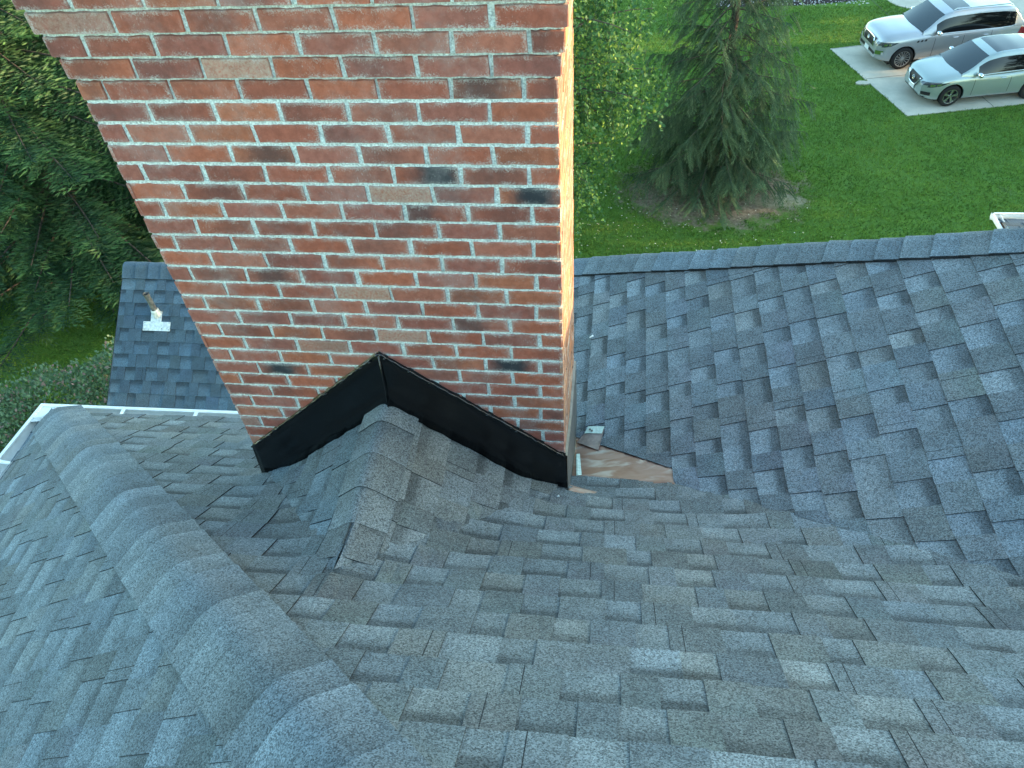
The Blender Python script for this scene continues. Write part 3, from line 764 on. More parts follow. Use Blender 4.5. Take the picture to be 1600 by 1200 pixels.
fb.build('flashing_plate', M_GALV, vo, local=False)
fc = MB(); tube(fc, [(px, py, P5(px, py) - .03), (px, py, P5(px, py) + .07), (px, py, P5(px, py) + .085)], [.050, .042, .034], 14, cap=False)
tube(fc, [(-4.735, 3.668, P5(0, 3.668) + .02), (-4.615, 3.668, P5(0, 3.668) + .02)], .004, 6)
fc.build('pipe_collar', M_GALV, vo, local=False, smooth=True)
sc_ = MB(); r = random.Random(4)
for (u, v) in ((-4.80, 3.572), (-4.52, 3.572), (-4.80, 3.63), (-4.52, 3.63), (-4.6, 3.58)):
    sc_ = MB(); p = on5(u, v, .016); tube(sc_, [p, p + n5 * .003], .005, 6); sc_.build('screw', M_GREY, vo, local=False)

# ================================================================== small roof corner at the far right
ann = empty('porch', (5.2, 4.6, GZ), label='small lower shingled roof corner with white gutter at right edge', cat='porch')
def P6(u, v): return 7.76 + .30 * (5.60 - v)
mb = shingles(P6, 'v-', .3, [[(0, 1, 5.615), (0, -1, -3.4), (-1, -.03, -4.335 - .168), (1, 0, 7.0)]], [-5.60 + .118 * i for i in range(20)], (4.2, 7.0), 61, nr((0, .3, 1)), P6, ds=.8, tint=(.85, .92, 1.0))
mb.build('roof_slope', M_SH2, ann, local=False)
la = Vector((4.286, 5.665, 7.80)); lb = Vector((7.0, 5.70, 7.80)); lc = Vector((4.30 + .05, 4.9, 7.8))
g6 = gutter('gutter', la, lb, Vector((0, -1, 0)), ann, w_=.06, dep=.055); g6['label'] = 'white gutter on the far edge'
lc = la + (Vector((4.297, 5.287, 7.8)) - la).normalized() * 2.0
gdir = (lc - la).normalized(); iw6 = Vector((-gdir.y, gdir.x, 0))
g7 = gutter('gutter', la, lc, iw6, ann, w_=.085, dep=.06); g7['label'] = 'white gutter holding leaf litter'
lf = MB(); r = random.Random(5)
a = la + iw6 * .036 + Vector((0, 0, -.045)); 
lf.face([a + gdir * .12, a + gdir * 2, a + gdir * 2 + iw6 * .046, a + gdir * .12 + iw6 * .046])
lf.build('leaf_litter', mat_simple('leaf_litter', (.16, .10, .07), .9, .2, 0, 60, .6), g7, local=False)
bx = MB()
for p, q in (((4.45, 5.5), (7, 5.5)), ((4.45, 3.4), (4.45, 5.5)), ((7, 5.5), (7, 3.4)), ((7, 3.4), (4.45, 3.4))):
    bx.face([(p[0], p[1], GZ - .2), (q[0], q[1], GZ - .2), (q[0], q[1], 7.66), (p[0], p[1], 7.66)])
bx.build('wall', M_SIDING, ann, local=False)
# ================================================================== GROUND
def ell(q, sx, sy, cx, cy, a, b):
    dx = q.math('DIVIDE', q.math('SUBTRACT', sx, cx), a); dy = q.math('DIVIDE', q.math('SUBTRACT', sy, cy), b)
    return q.math('SQRT', q.math('ADD', q.math('MULTIPLY', dx, dx), q.math('MULTIPLY', dy, dy)))
qg = N('lawn', .95, .15)
xyz = qg.n('ShaderNodeSeparateXYZ'); qg.l(qg.tc.outputs['Object'], xyz.inputs[0]); X, Y = xyz.outputs[0], xyz.outputs[1]
g1n = qg.noise(.45, 5, .6); g2n = qg.noise(2.6, 5, .7, dist=.6); g3n = qg.noise(22, 4, .75); g4n = qg.noise(70, 2, .6)
cg = qg.mix(qg.rng(g1n, .35, .65), (.066, .145, .014), (.122, .212, .024)); cg = qg.mix(qg.rng(g2n, .35, .70), cg, (.088, .175, .036))
cg = qg.mix(qg.rng(g3n, .45, .72), cg, (.135, .265, .055)); cg = qg.mix(qg.rng(g4n, .2, .5, .55, 0), cg, (.016, .055, .014))
dry = qg.rng(qg.noise(.9, 4, .7, dist=1), .62, .74, 0, .5); cg = qg.mix(dry, cg, (.14, .17, .09))
dcx, dcy = sc(3.0, 18.35); nz = qg.math('MULTIPLY', qg.math('SUBTRACT', qg.noise(2.2, 5, .7), .5), 1.5)
em = qg.math('ADD', ell(qg, X, Y, dcx, dcy - .35, 2.9, 2.0), nz)
cg = qg.mix(qg.rng(em, .72, 1.12, 1, 0), cg, qg.mix(qg.rng(qg.noise(9, 5, .7), .3, .7), (.13, .10, .07), (.32, .26, .18)))
d2x, d2y = sc(4.9, 17.55); em2 = qg.math('ADD', ell(qg, X, Y, d2x, d2y, 1.15, .5), nz)
cg = qg.mix(qg.rng(em2, .45, 1.0, .85, 0), cg, qg.mix(qg.rng(qg.noise(14, 5, .7), .35, .65), (.20, .20, .12), (.34, .31, .22)))
qg.base(cg); qg.bump(g3n, .9, .04)
lm = MB(); lm.face([(-160, -120, GZ), (170, -120, GZ), (170, 240, GZ), (-160, 240, GZ)])
tag(lm.build('lawn', qg.m), kind='structure', label='green mown lawn with a bare ring of earth under the spruce')
# driveway
qd = N('concrete', .85, .3)
cd_ = qd.mix(qd.rng(qd.noise(1.2, 5, .65), .3, .7), (.42, .40, .33), (.52, .49, .41)); cd_ = qd.mix(qd.rng(qd.noise(14, 4, .7), .55, .75, 0, .35), cd_, (.28, .27, .24))
cd_ = qd.mix(qd.rng(qd.noise(.8, 3, .6, stretch=(1, 4, 1)), .6, .75, 0, .4), cd_, (.26, .26, .25))
qd.base(cd_); qd.bump(qd.noise(60, 3, .6), .2, .004); M_CON = qd.m
dp = [(7.844, 27.41), (9.434, 22.432), (13.206, 23.224), (32, 27.2), (32, 60), (9.2, 60), (9.9, 36), (10.73, 31.87), (10.95, 31.3), (11.301, 31.01), (12.2, 30.2), (11.6, 28.3)]
dm = MB(); P = [sc(*p) for p in dp]
dm.face([(x, y, GZ + .03) for x, y in P])
for i in range(len(P)):
    a, b = P[i], P[(i + 1) % len(P)]; dm.face([(a[0], a[1], GZ - .05), (b[0], b[1], GZ - .05), (b[0], b[1], GZ + .03), (a[0], a[1], GZ + .03)])
tag(dm.build('driveway', M_CON), kind='structure', label='pale concrete driveway pad under the two cars')
jm = MB()
def joint(a, b, w_=.012):
    a = Vector(sc(*a) + (GZ + .034,)); b = Vector(sc(*b) + (GZ + .034,)); n = (b - a).cross(Vector((0, 0, 1))).normalized() * w_
    jm.face([a - n, b - n, b + n, a + n])
for a, b in (((8.62, 24.98), (31, 29.7)), ((12.22, 23.0), (11.0, 27.9)), ((15.2, 23.65), (14.0, 28.6)), ((18.2, 24.3), (17, 29.2)), ((7.9, 27.4), (30, 32.1)), ((11.0, 27.9), (9.9, 33))): joint(a, b)
tag(jm.build('driveway_joint', mat_simple('joint_dark', (.07, .07, .06), .9)), kind='structure', label='dark control joints in the concrete pad')
# mulch bed
mu = MB(); mp = [(4.0, 31.35), (7.056, 31.42), (9.2, 31.75), (10.45, 32.1), (9.8, 36.5), (4.0, 37)]; P = [sc(*p) for p in mp]
mu.face([(x, y, GZ + .02) for x, y in P])
tag(mu.build('mulch_bed', mat_simple('dark_mulch', (.030, .022, .022), .95, .2, 0, 14, .6, 1.0, 24)), kind='structure', label='dark mulch bed at the top edge of the lawn')

# ------------------------------------------------------------------ fast mesh of many small leaves
def leafmesh(name, base, dirn, side, length, width, col, mat, parent=None, cross=True, fold=0.0, shape=.45):
    """numpy arrays (n,3); one or two crossed diamonds each"""
    n = len(base); L = length[:, None]; W = width[:, None]
    up = np.cross(dirn, side)
    sets = [side] + ([up] if cross else [])
    V = []
    for s_ in sets:
        m = base + dirn * L * shape
        V.append(np.stack([base, m + s_ * W * .5, base + dirn * L, m - s_ * W * .5], 1))
    V = np.concatenate(V, 0).reshape(-1, 3).astype(np.float32)
    q = len(V) // 4; C = np.concatenate([col] * len(sets), 0)
    me = bpy.data.meshes.new(name); me.vertices.add(len(V)); me.vertices.foreach_set('co', V.ravel())
    me.loops.add(q * 4); me.loops.foreach_set('vertex_index', np.arange(q * 4, dtype=np.int32))
    me.polygons.add(q); me.polygons.foreach_set('loop_start', np.arange(0, q * 4, 4, dtype=np.int32)); me.polygons.foreach_set('loop_total', np.full(q, 4, dtype=np.int32))
    me.update(calc_edges=True)
    a = me.attributes.new('Col', 'FLOAT_COLOR', 'POINT'); c4 = np.ones((len(V), 4), dtype=np.float32); c4[:, :3] = np.repeat(C, 4, 0)
    a.data.foreach_set('color', c4.ravel())
    return link(name, me, mat, parent)
def unit(a): return a / (np.linalg.norm(a, axis=1, keepdims=True) + 1e-9)

def conifer(loc, H, R, limbs, seed, label, col0, col1, weep=0.0, hmax=None, hlo=.3, twstep=.15, shstep=.06, shl=.13, shw=.03, trunk_r=.18, group=None, name='spruce_tree', droop=.3, gap=1.0, tw=1.0):
    g = np.random.default_rng(seed)
    root = empty(name, (loc[0], loc[1], GZ), label=label, cat='tree', group=group)
    tm = MB(); pts = [(0.05 * math.sin(z * .5), .04 * math.cos(z * .7), z) for z in np.linspace(-.1, H * .98, 14)]
    tube(tm, pts, [max(.015, trunk_r * (1 - z[2] / H) + .01) for z in pts], 9)
    B, D, SD, LN, WD, CC = [], [], [], [], [], []
    az = g.uniform(0, 6.28)
    for i in range(limbs):
        f = (i + g.uniform(0, 1)) / limbs; h = hlo + (H - hlo) * (f ** 1.25); az += 2.399 + g.uniform(-.25, .25)
        prof = (1 - h / H) ** .75
        if h < 1.2: prof *= .80 + .15 * h
        L = max(.3, R * prof * g.uniform(.70, 1.08))
        d = np.array([math.cos(az), math.sin(az), 0]); up0 = g.uniform(-.05, .22)
        n = max(3, int(L / twstep)); lp = []
        bow = g.uniform(-.25, .25)
        perp = np.array([-d[1], d[0], 0])
        for k in range(n + 1):
            t = k / n; z = h + L * (up0 * t - droop * t * t + .13 * t ** 3)
            p = d * L * t + perp * bow * L * .3 * t * t; lp.append(np.array([p[0], p[1], max(.06, z)]))
        tube(tm, [tuple(p) for p in lp[::max(1, n // 5)]], [max(.003, trunk_r * .12 * (1 - k / 6.5)) for k in range(len(lp[::max(1, n // 5)]))], 5, cap=False)
        for k in range(1, n + 1):
            t = k / n; p = lp[k]; ld = lp[k] - lp[k - 1]; ld /= np.linalg.norm(ld)
            if t < .12: continue
            for sgn in (-1, 1):
                if g.random() > gap * (.75 if weep and h > 3.2 else 1): continue
                tl = tw * (0.16 + .30 * math.sin(math.pi * min(1, t * .95 + .05)) * min(1, L / 2.5)) * g.uniform(.6, 1.25) * (1 if t < .97 else .7)
                a = g.uniform(.7, 1.1); sd = np.cross(ld, [0, 0, 1]); sd /= np.linalg.norm(sd)
                td = ld * math.cos(a) + sd * sgn * math.sin(a) + np.array([0, 0, g.uniform(-.15, .12)])
                if weep: td = td * (1 - weep) + np.array([0, 0, -1.]) * weep * g.uniform(.6, 1.3)
                td /= np.linalg.norm(td)
                m = max(2, int(tl / shstep)); kk = np.arange(m + 1)
                tt = kk / m
                pos = p + td * (tl * tt)[:, None] + np.array([0, 0, -1.]) * (.25 * tl * tt ** 2)[:, None]
                pos = np.repeat(pos, 2, 0); sg = np.tile([-1, 1], m + 1)
                s2 = np.cross(td, [0, 0, 1.]) + 1e-4; s2 /= np.linalg.norm(s2)
                dd = td * .75 + s2 * sg[:, None] * g.uniform(.35, .75, (len(pos), 1)) + np.array([0, 0, 1.]) * g.uniform(-.12, .28 if not weep else .02, (len(pos), 1))
                dd[-2:] = td + g.uniform(-.2, .2, (2, 3))
                B.append(pos); D.append(dd)
                ln = shl * g.uniform(.65, 1.25, len(pos)); LN.append(ln); WD.append(np.full(len(pos), shw) * g.uniform(.7, 1.3, len(pos)))
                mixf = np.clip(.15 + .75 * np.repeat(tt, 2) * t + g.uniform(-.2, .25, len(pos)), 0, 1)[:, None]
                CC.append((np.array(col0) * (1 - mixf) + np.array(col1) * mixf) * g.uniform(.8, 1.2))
    B = np.concatenate(B); D = unit(np.concatenate(D)); LN = np.concatenate(LN); WD = np.concatenate(WD); CC = np.concatenate(CC)
    side = unit(np.cross(D, unit(g.normal(size=D.shape))))
    tm.build('trunk', M_BARK, root, smooth=True)
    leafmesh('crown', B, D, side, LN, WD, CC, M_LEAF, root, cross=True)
    return root, len(B)
sx_, sy_ = sc(3.0, 18.6)
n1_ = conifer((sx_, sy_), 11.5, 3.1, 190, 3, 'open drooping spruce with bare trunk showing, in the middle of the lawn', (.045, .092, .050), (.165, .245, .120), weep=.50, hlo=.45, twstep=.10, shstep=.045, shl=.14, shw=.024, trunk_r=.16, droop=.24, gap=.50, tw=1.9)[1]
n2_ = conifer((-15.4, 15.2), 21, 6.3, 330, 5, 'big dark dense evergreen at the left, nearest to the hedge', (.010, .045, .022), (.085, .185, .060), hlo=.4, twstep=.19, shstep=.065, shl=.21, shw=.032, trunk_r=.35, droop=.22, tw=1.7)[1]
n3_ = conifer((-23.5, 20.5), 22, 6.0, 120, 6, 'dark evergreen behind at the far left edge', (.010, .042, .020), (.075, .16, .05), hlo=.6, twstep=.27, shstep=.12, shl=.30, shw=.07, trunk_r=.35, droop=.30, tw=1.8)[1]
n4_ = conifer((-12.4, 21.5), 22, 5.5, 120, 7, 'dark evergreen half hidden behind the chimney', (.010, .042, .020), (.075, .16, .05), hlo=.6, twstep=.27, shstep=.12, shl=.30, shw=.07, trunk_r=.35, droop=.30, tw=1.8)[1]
print('shoots', n1_, n2_, n3_, n4_)
# unseen tree line added at the right to keep low sun off the lawn
tl0 = None
for i, (x, y) in enumerate(((38, 6.2), (40, 1), (41, 9), (37, 14), (40, 19), (38, 24), (42, 27.5), (39, 38), (41, 43), (38, 48), (43, 33.8 + 2.2), (37, 52))):
    if tl0 is None:
        tl0, _ = conifer((x, y), 16.9, 4.4, 70, 20, 'unseen evergreen added to block the low sun', (.012, .038, .020), (.05, .10, .04), hlo=.4, twstep=.6, shstep=.3, shl=.8, shw=.35, trunk_r=.3, group='added row of sun-blocking evergreens', tw=2.4)
    else:
        r_ = tl0.copy(); COL.objects.link(r_); r_.location = (x, y, GZ); r_.rotation_euler = (0, 0, i * 1.3); s_ = 1 + .05 * math.sin(i * 2); r_.scale = (s_, s_, s_)
        for ch in tl0.children:
            c_ = ch.copy(); COL.objects.link(c_); c_.parent = r_

# broadleaf tree with hanging twigs, mostly hidden by the chimney
def hanging_tree(loc, seed):
    g = np.random.default_rng(seed)
    root = empty('birch_tree', (loc[0], loc[1], GZ), label='light green leafy tree with hanging twigs behind the chimney edge', cat='tree')
    tm = MB(); H = 9.0
    tube(tm, [(0, 0, -.1), (.05, .02, 2), (-.05, .05, 4.5), (.05, 0, 7), (0, 0, 8.6)], [.16, .13, .10, .05, .02], 9)
    B, D, LN, CC = [], [], [], []
    for i in range(95):
        h = g.uniform(2.0, 8.6); az = g.uniform(0, 6.28); R = 3.0 * (1 - ((h - 5.8) / 4.6) ** 2) * g.uniform(.7, 1.08)
        if R < .4: continue
        d = np.array([math.cos(az), math.sin(az), 0]); lp = [d * R * t + np.array([0, 0, h - .6 + R * (.55 * t - .35 * t * t)]) for t in np.linspace(0, 1, 7)]
        tube(tm, [tuple(p) for p in lp], [.035 * (1 - k / 7.5) for k in range(7)], 5, cap=False)
        for k in range(2, 7):
            for j in range(8):
                p = lp[k] + g.normal(size=3) * np.array([.22, .22, .12]); Ls = g.uniform(.35, 1.25) * (.5 + .5 * k / 6)
                m = int(Ls / .05); zz_ = np.linspace(0, Ls, m); sway = g.normal(size=2) * .18
                pos = p + np.stack([sway[0] * zz_, sway[1] * zz_, -zz_], 1) + g.normal(size=(m, 3)) * .022
                if j < 2: tube(tm, [tuple(p), tuple(pos[-1])], [.004, .002], 3, cap=False)
                B.append(pos); dd = g.normal(size=(m, 3)) * .8; dd[:, 2] -= .55; D.append(dd); LN.append(g.uniform(.07, .125, m))
                base = np.array([.060, .155, .050]) * g.uniform(.7, 1.25); yl = (g.random(m) < .22)[:, None]
                CC.append(np.where(yl, np.array([.19, .30, .055]), base) * g.uniform(.8, 1.2, (m, 1)))
    B = np.concatenate(B); B[:, 2] = np.maximum(B[:, 2], .4); D = unit(np.concatenate(D)); LN = np.concatenate(LN); CC = np.concatenate(CC)
    tm.build('trunk', M_BARK, root, smooth=True)
    leafmesh('crown', B, D, unit(np.cross(D, unit(g.normal(size=D.shape)))), LN, LN * .72, CC, M_LEAF, root, cross=False)
hanging_tree((-2.05, 16.2), 4)

# broad clipped shrub by the left eave
def shrub(name, loc, blobs, n, seed, label, c0, c1):
    g = np.random.default_rng(seed); root = empty(name, (loc[0], loc[1], GZ), label=label, cat='shrub')
    st = MB()
    for b in blobs:
        for k in range(7):
            a = g.uniform(0, 6.28); tube(st, [(b[0] * .8, b[1] * .8, -.05), (b[0] + math.cos(a) * b[3] * .4, b[1] + math.sin(a) * b[3] * .4, b[2] * .8), (b[0] + math.cos(a) * b[3] * .75, b[1] + math.sin(a) * b[3] * .75, b[2] + b[4] * .3)], [.035, .02, .008], 5)
    st.build('stem', M_BARK, root)
    B, NN = [], []
    w_ = np.array([b[3] ** 2 for b in blobs]); w_ /= w_.sum()
    for b, f in zip(blobs, w_):
        m = int(n * f); d = unit(g.normal(size=(m, 3))); rad = 1 - np.abs(g.normal(size=(m, 1))) * .11
        lump = 1 + .07 * np.sin(d[:, :1] * 9 + b[0]) * np.sin(d[:, 1:2] * 8 + 1) + .05 * np.sin(d[:, 2:] * 14 + d[:, :1] * 11)
        B.append(np.array([b[0], b[1], b[2]]) + d * rad * lump * np.array([b[3], b[3], b[4]])); NN.append(d)
    B = np.concatenate(B); NN = np.concatenate(NN); k = B[:, 2] > .05; B = B[k]; NN = NN[k]; m = len(B)
    D = unit(NN * .5 + g.normal(size=(m, 3)) * .7 + np.array([0, 0, .25])); t = g.random((m, 1)); pk = (g.random(m) < .10)[:, None]
    CC = np.where(pk, np.array([.30, .19, .16]), np.array(c0) * (1 - t) + np.array(c1) * t)
    LN = g.uniform(.06, .11, m)
    leafmesh('foliage', B, D, unit(np.cross(D, unit(g.normal(size=D.shape)))), LN, LN * .62, CC, M_LEAF, root, cross=False)
shrub('hedge', (-11.4, 7.1), [(0, 0, 1.3, 2.0, 1.7), (-2.2, -.5, 1.1, 1.9, 1.55), (1.7, .9, 1.6, 1.7, 1.7), (-3.9, -1.6, 1.0, 1.9, 1.45), (.6, -1.9, 1.1, 2.0, 1.6), (-1.8, -2.7, 1.0, 1.9, 1.4), (2.6, -1.2, 1.4, 1.9, 1.7)], 90000, 9, 'broad dense hedge of small grey-green leaves below the left gutter', (.05, .115, .055), (.17, .25, .13))

# grass blades, fallen leaves
g = np.random.default_rng(2)
def blades(n, u0, u1, v0, v1, skip):
    x = g.uniform(u0, u1, n); y = g.uniform(v0, v1, n); k = ~skip(x, y); x, y = x[k], y[k]; m = len(x)
    return np.stack([x, y, np.full(m, GZ - .005)], 1)
poly = np.array([sc(*p) for p in dp])
def inpoly(x, y):
    ins = np.zeros(len(x), bool); j = len(poly) - 1
    for i in range(len(poly)):
        xi, yi = poly[i]; xj, yj = poly[j]
        with np.errstate(divide='ignore', invalid='ignore'):
            c_ = ((yi > y) != (yj > y)) & (x < (xj - xi) * (y - yi) / (yj - yi + 1e-12) + xi)
        ins ^= c_; j = i
    return ins
def skip(x, y): return inpoly(x, y) | ((((x - dcx) / 2.3) ** 2 + ((y - dcy + .45) / 1.9) ** 2) < 1 + .4 * np.sin(x * 5) * np.sin(y * 7)) | ((x > 4.1) & (y > 33.6) & (x < 11) & (y < 38)) | (((((x - d2x) / .8) ** 2 + ((y - d2y) / .33) ** 2) < 1) & (g.random(len(x)) < .8))
BB = np.concatenate([blades(150000, -1.5, 15, 13.5, 36, skip), blades(25000, -20, -9, 8, 15, skip)])
m = len(BB); D = unit(g.normal(size=(m, 3)) * np.array([.55, .55, .1]) + np.array([.12, -.05, .8])); LN = g.uniform(.05, .11, m)
pch = (np.sin(BB[:, 0] * 1.3 + np.sin(BB[:, 1] * .9) * 2) * np.sin(BB[:, 1] * 1.1 + 1) * .5 + .5)[:, None]
CC = (np.array([.068, .152, .018]) * (1 - pch) + np.array([.132, .228, .032]) * pch) * g.uniform(.6, 1.5, (m, 1))
o = leafmesh('grass', BB, D, unit(np.cross(D, unit(g.normal(size=D.shape)))), LN, np.full(m, .026), CC, M_LEAF, None, cross=False, shape=.3)
tag(o, kind='stuff', label='short green grass blades of the lawn', cat='grass')
m = 420; x = g.uniform(-1.5, 8, m); y = g.uniform(15.5, 21.5, m) * 1.0; keep = (g.random(m) < np.where(y < 19.0, 1, .35)) & (g.random(m) < np.where(x < 4.5, 1, .3)); x, y = x[keep], y[keep]; m = len(x)
B = np.stack([x, y, np.full(m, GZ + .06)], 1); D = unit(np.stack([g.normal(size=m), g.normal(size=m), g.normal(size=m) * .15], 1)); LN = g.uniform(.03, .07, m)
o = leafmesh('fallen_leaves', B, D, unit(np.cross(D, np.array([[0, 0, 1.]]) + D * 0)), LN, LN * .7, np.where((g.random(m) < .5)[:, None], np.array([.55, .48, .30]), np.array([.62, .60, .48])), mat_attr('dry_leaf', .8), None, cross=False)
tag(o, kind='stuff', label='scattered pale fallen leaves on the lawn', cat='fallen leaves')
m = 260; x = g.uniform(4.3, 10.8, m); y = 33.7 + np.abs(g.normal(size=m)) * .5; B = np.stack([x, y, np.full(m, GZ + .03)], 1); D = unit(np.stack([g.normal(size=m), g.normal(size=m), np.abs(g.normal(size=m)) * .5], 1)); LN = g.uniform(.04, .10, m)
o = leafmesh('petals', B, D, unit(np.cross(D, np.array([[0, 0, 1.]]) + D * 0)), LN, LN * .8, np.full((m, 3), .6), mat_attr('petal', .8), None, cross=True)
tag(o, kind='stuff', label='pale flecks of litter along the mulch edge', cat='litter')
stn = MB(); x, y = sc(8.49, 24.7); rs = random.Random(3)
ring = [(x + .27 * math.cos(a) * rs.uniform(.85, 1.1), y + .16 * math.sin(a) * rs.uniform(.85, 1.1)) for a in [k * .7 for k in range(9)]]
stn.face([(p[0], p[1], GZ + .05) for p in ring])
for i in range(9): a, b = ring[i], ring[(i + 1) % 9]; stn.face([(a[0], a[1], GZ - .02), (b[0], b[1], GZ - .02), (b[0], b[1], GZ + .05), (a[0], a[1], GZ + .05)])
tag(stn.build('paving_stone', M_CON), label='small flat pale stone in the grass beside the concrete pad', cat='stone')

# ================================================================== CARS
def paint(name, col):
    q = N(name, .30, .5, .45); q.base(q.mix(q.rng(q.noise(900, 1), .4, .6), col, tuple(c * .92 for c in col))); q.b.inputs['Coat Weight'].default_value = 1.0; q.b.inputs['Coat Roughness'].default_value = .04; return q.m
M_GLASS = mat_simple('tinted_glass', (.02, .03, .035), .03, 1.0); M_PRIV = mat_simple('privacy_glass', (.006, .007, .008), .05, .45)
M_TYRE = mat_simple('tyre_rubber', (.018, .018, .019), .8, .3); M_CHR = mat_simple('chrome', (.75, .76, .77), .12, .5, 1.0)
M_ALLOY = mat_simple('alloy', (.50, .51, .52), .25, .5, .9); M_BLKP = mat_simple('black_plastic', (.015, .015, .017), .55, .4)
M_LENS = mat_simple('lamp_lens', (.05, .06, .07), .06, .9); M_RED = mat_simple('red_lens', (.30, .012, .018), .12, .7); M_AMB = mat_simple('amber_lens', (.55, .22, .05), .15, .6)
M_PLATE = mat_simple('plate_white', (.70, .72, .74), .5)

def make_car(name, label, F, az, sp, pm):
    """local x runs from the nose to the tail, y to the far side; F = ground contact of the near front wheel"""
    W = sp['W'] / 2; ca, sa_ = math.cos(az), math.sin(az)
    lx, ly = sp['fo'], -(W - .13)
    ox = F[0] - ca * lx + sa_ * ly; oy = F[1] - sa_ * lx - ca * ly
    root = empty(name, (ox, oy, GZ + .032), az, label=label, cat='car')
    def ip(key, x):
        t = sp[key]; xs_ = [a[0] for a in t]; ys_ = [a[1] for a in t]
        # smooth (cosine-weighted) average of linear interpolation
        return float(np.mean([np.interp(x + d_, xs_, ys_) for d_ in (-.09, -.05, 0, .05, .09)]))
    L = sp['L']; st = sorted(set([0, .04, .10, .18, .28, .4] + list(np.arange(.55, L - .5, .12)) + [L - .45, L - .3, L - .18, L - .08, L - .03, L]))
    bm = bmesh.new(); rings = []
    for x in st:
        w_ = W * ip('w', x); zl = ip('zl', x); zs_ = ip('zs', x); zt = ip('zt', x)
        zm = zl + (zs_ - zl) * .50
        half = [(0, zl), (.82 * w_, zl), (.955 * w_, zl + .05), (.992 * w_, zl + .14), (1.0 * w_, zm), (.985 * w_, zs_ - .16), (.968 * w_, zs_ - .05), (.93 * w_, zs_), (.84 * w_, zs_ + .55 * (zt - zs_)), (.66 * w_, zs_ + .82 * (zt - zs_)), (.35 * w_, zs_ + .97 * (zt - zs_)), (0, zt)]
        xf = 0
        ring = []
        for y, z in half[:-1]: ring.append(bm.verts.new((x, y, z)))
        ring.append(bm.verts.new((x, 0, zt)))
        for y, z in half[1:-1][::-1]: ring.append(bm.verts.new((x, -y, z)))
        rings.append(ring)
    for a, b in zip(rings, rings[1:]):
        n = len(a)
        for i in range(n): bm.faces.new((a[i], b[i], b[(i + 1) % n], a[(i + 1) % n]))
    bm.faces.new(rings[0][::-1]) if False else bm.faces.new(rings[0]); bm.faces.new(rings[-1][::-1])
    bmesh.ops.recalc_face_normals(bm, faces=bm.faces)
    tree0 = BVHTree.FromBMesh(bm)
    me = bpy.data.meshes.new('body'); bm.to_mesh(me); bm.free()
    body = link('body', me, [pm, M_BLKP], root)
    # wheel arches
    wr_ = sp['wr']; wx = (sp['fo'], sp['fo'] + sp['wb'])
    for x in wx:
        cbm = bmesh.new(); 
        bmesh.ops.create_cone(cbm, cap_ends=True, segments=40, radius1=wr_ + .055, radius2=wr_ + .055, depth=sp['W'] + .6, matrix=Matrix.Translation((x, 0, wr_ + .01)) @ Matrix.Rotation(math.pi / 2, 4, 'X'))
        # keep the middle of the car solid: cut only the outer 32 cm on each side
        cme = bpy.data.meshes.new('cut'); cbm.to_mesh(cme); cbm.free(); cob = bpy.data.objects.new('cut', cme); COL.objects.link(cob); cob.parent = root
        md = body.modifiers.new('b', 'BOOLEAN'); md.operation = 'DIFFERENCE'; md.object = cob; md.solver = 'EXACT'
        bpy.context.view_layer.update(); dg = bpy.context.evaluated_depsgraph_get(); nm = bpy.data.meshes.new_from_object(body.evaluated_get(dg))
        body.modifiers.clear(); body.data = nm; bpy.data.objects.remove(cob)
    body.data.polygons.foreach_set('use_smooth', [True] * len(body.data.polygons))
    try: body.data.set_sharp_from_angle(angle=math.radians(38))
    except Exception: pass
    lin = MB()
    for x in wx:
        n = 20; r_ = wr_ + .05
        for k in range(n):
            a0, a1 = math.pi * (k / n) * 1.2 - .3, math.pi * ((k + 1) / n) * 1.2 - .3
            p0 = (x + r_ * math.cos(a0), wr_ + r_ * math.sin(a0)); p1 = (x + r_ * math.cos(a1), wr_ + r_ * math.sin(a1))
            lin.face([(p0[0], -W + .05, p0[1]), (p1[0], -W + .05, p1[1]), (p1[0], W - .05, p1[1]), (p0[0], W - .05, p0[1])])
        lin.build('wheel_liner', M_BLKP, root); lin = MB()
    # wheels
    def wheel(x, sgn):
        y = sgn * (W - .13); m = MB(); prof = [(.60, .10), (.64, .115), (.78, .12), (.93, .115), (.985, .09), (1.0, .05), (1.0, -.05), (.985, -.09), (.93, -.115), (.6, -.1)]; n = 36
        for i in range(n):
            a0, a1 = 2 * math.pi * i / n, 2 * math.pi * (i + 1) / n
            for (r0, y0), (r1, y1) in zip(prof, prof[1:]):
                m.face([(x + wr_ * r0 * math.cos(a0), y + y0 * sgn, wr_ + wr_ * r0 * math.sin(a0)), (x + wr_ * r0 * math.cos(a1), y + y0 * sgn, wr_ + wr_ * r0 * math.sin(a1)), (x + wr_ * r1 * math.cos(a1), y + y1 * sgn, wr_ + wr_ * r1 * math.sin(a1)), (x + wr_ * r1 * math.cos(a0), y + y1 * sgn, wr_ + wr_ * r1 * math.sin(a0))])
        wh = m.build('wheel', M_TYRE, root, smooth=True, weld=True)
        m = MB(); R1 = wr_ * sp.get('rim', .70)
        for i in range(n):
            a0, a1 = 2 * math.pi * i / n, 2 * math.pi * (i + 1) / n
            for (r0, y0), (r1, y1) in (((R1, .122), (R1 - .022, .122)), ((R1 - .022, .122), (R1 - .03, .06)), ((R1 - .03, .06), (R1 - .03, -.02))):
                m.face([(x + r0 * math.cos(a0), y + y0 * sgn, wr_ + r0 * math.sin(a0)), (x + r0 * math.cos(a1), y + y0 * sgn, wr_ + r0 * math.sin(a1)), (x + r1 * math.cos(a1), y + y1 * sgn, wr_ + r1 * math.sin(a1)), (x + r1 * math.cos(a0), y + y1 * sgn, wr_ + r1 * math.sin(a0))])
        ns = sp['spokes']
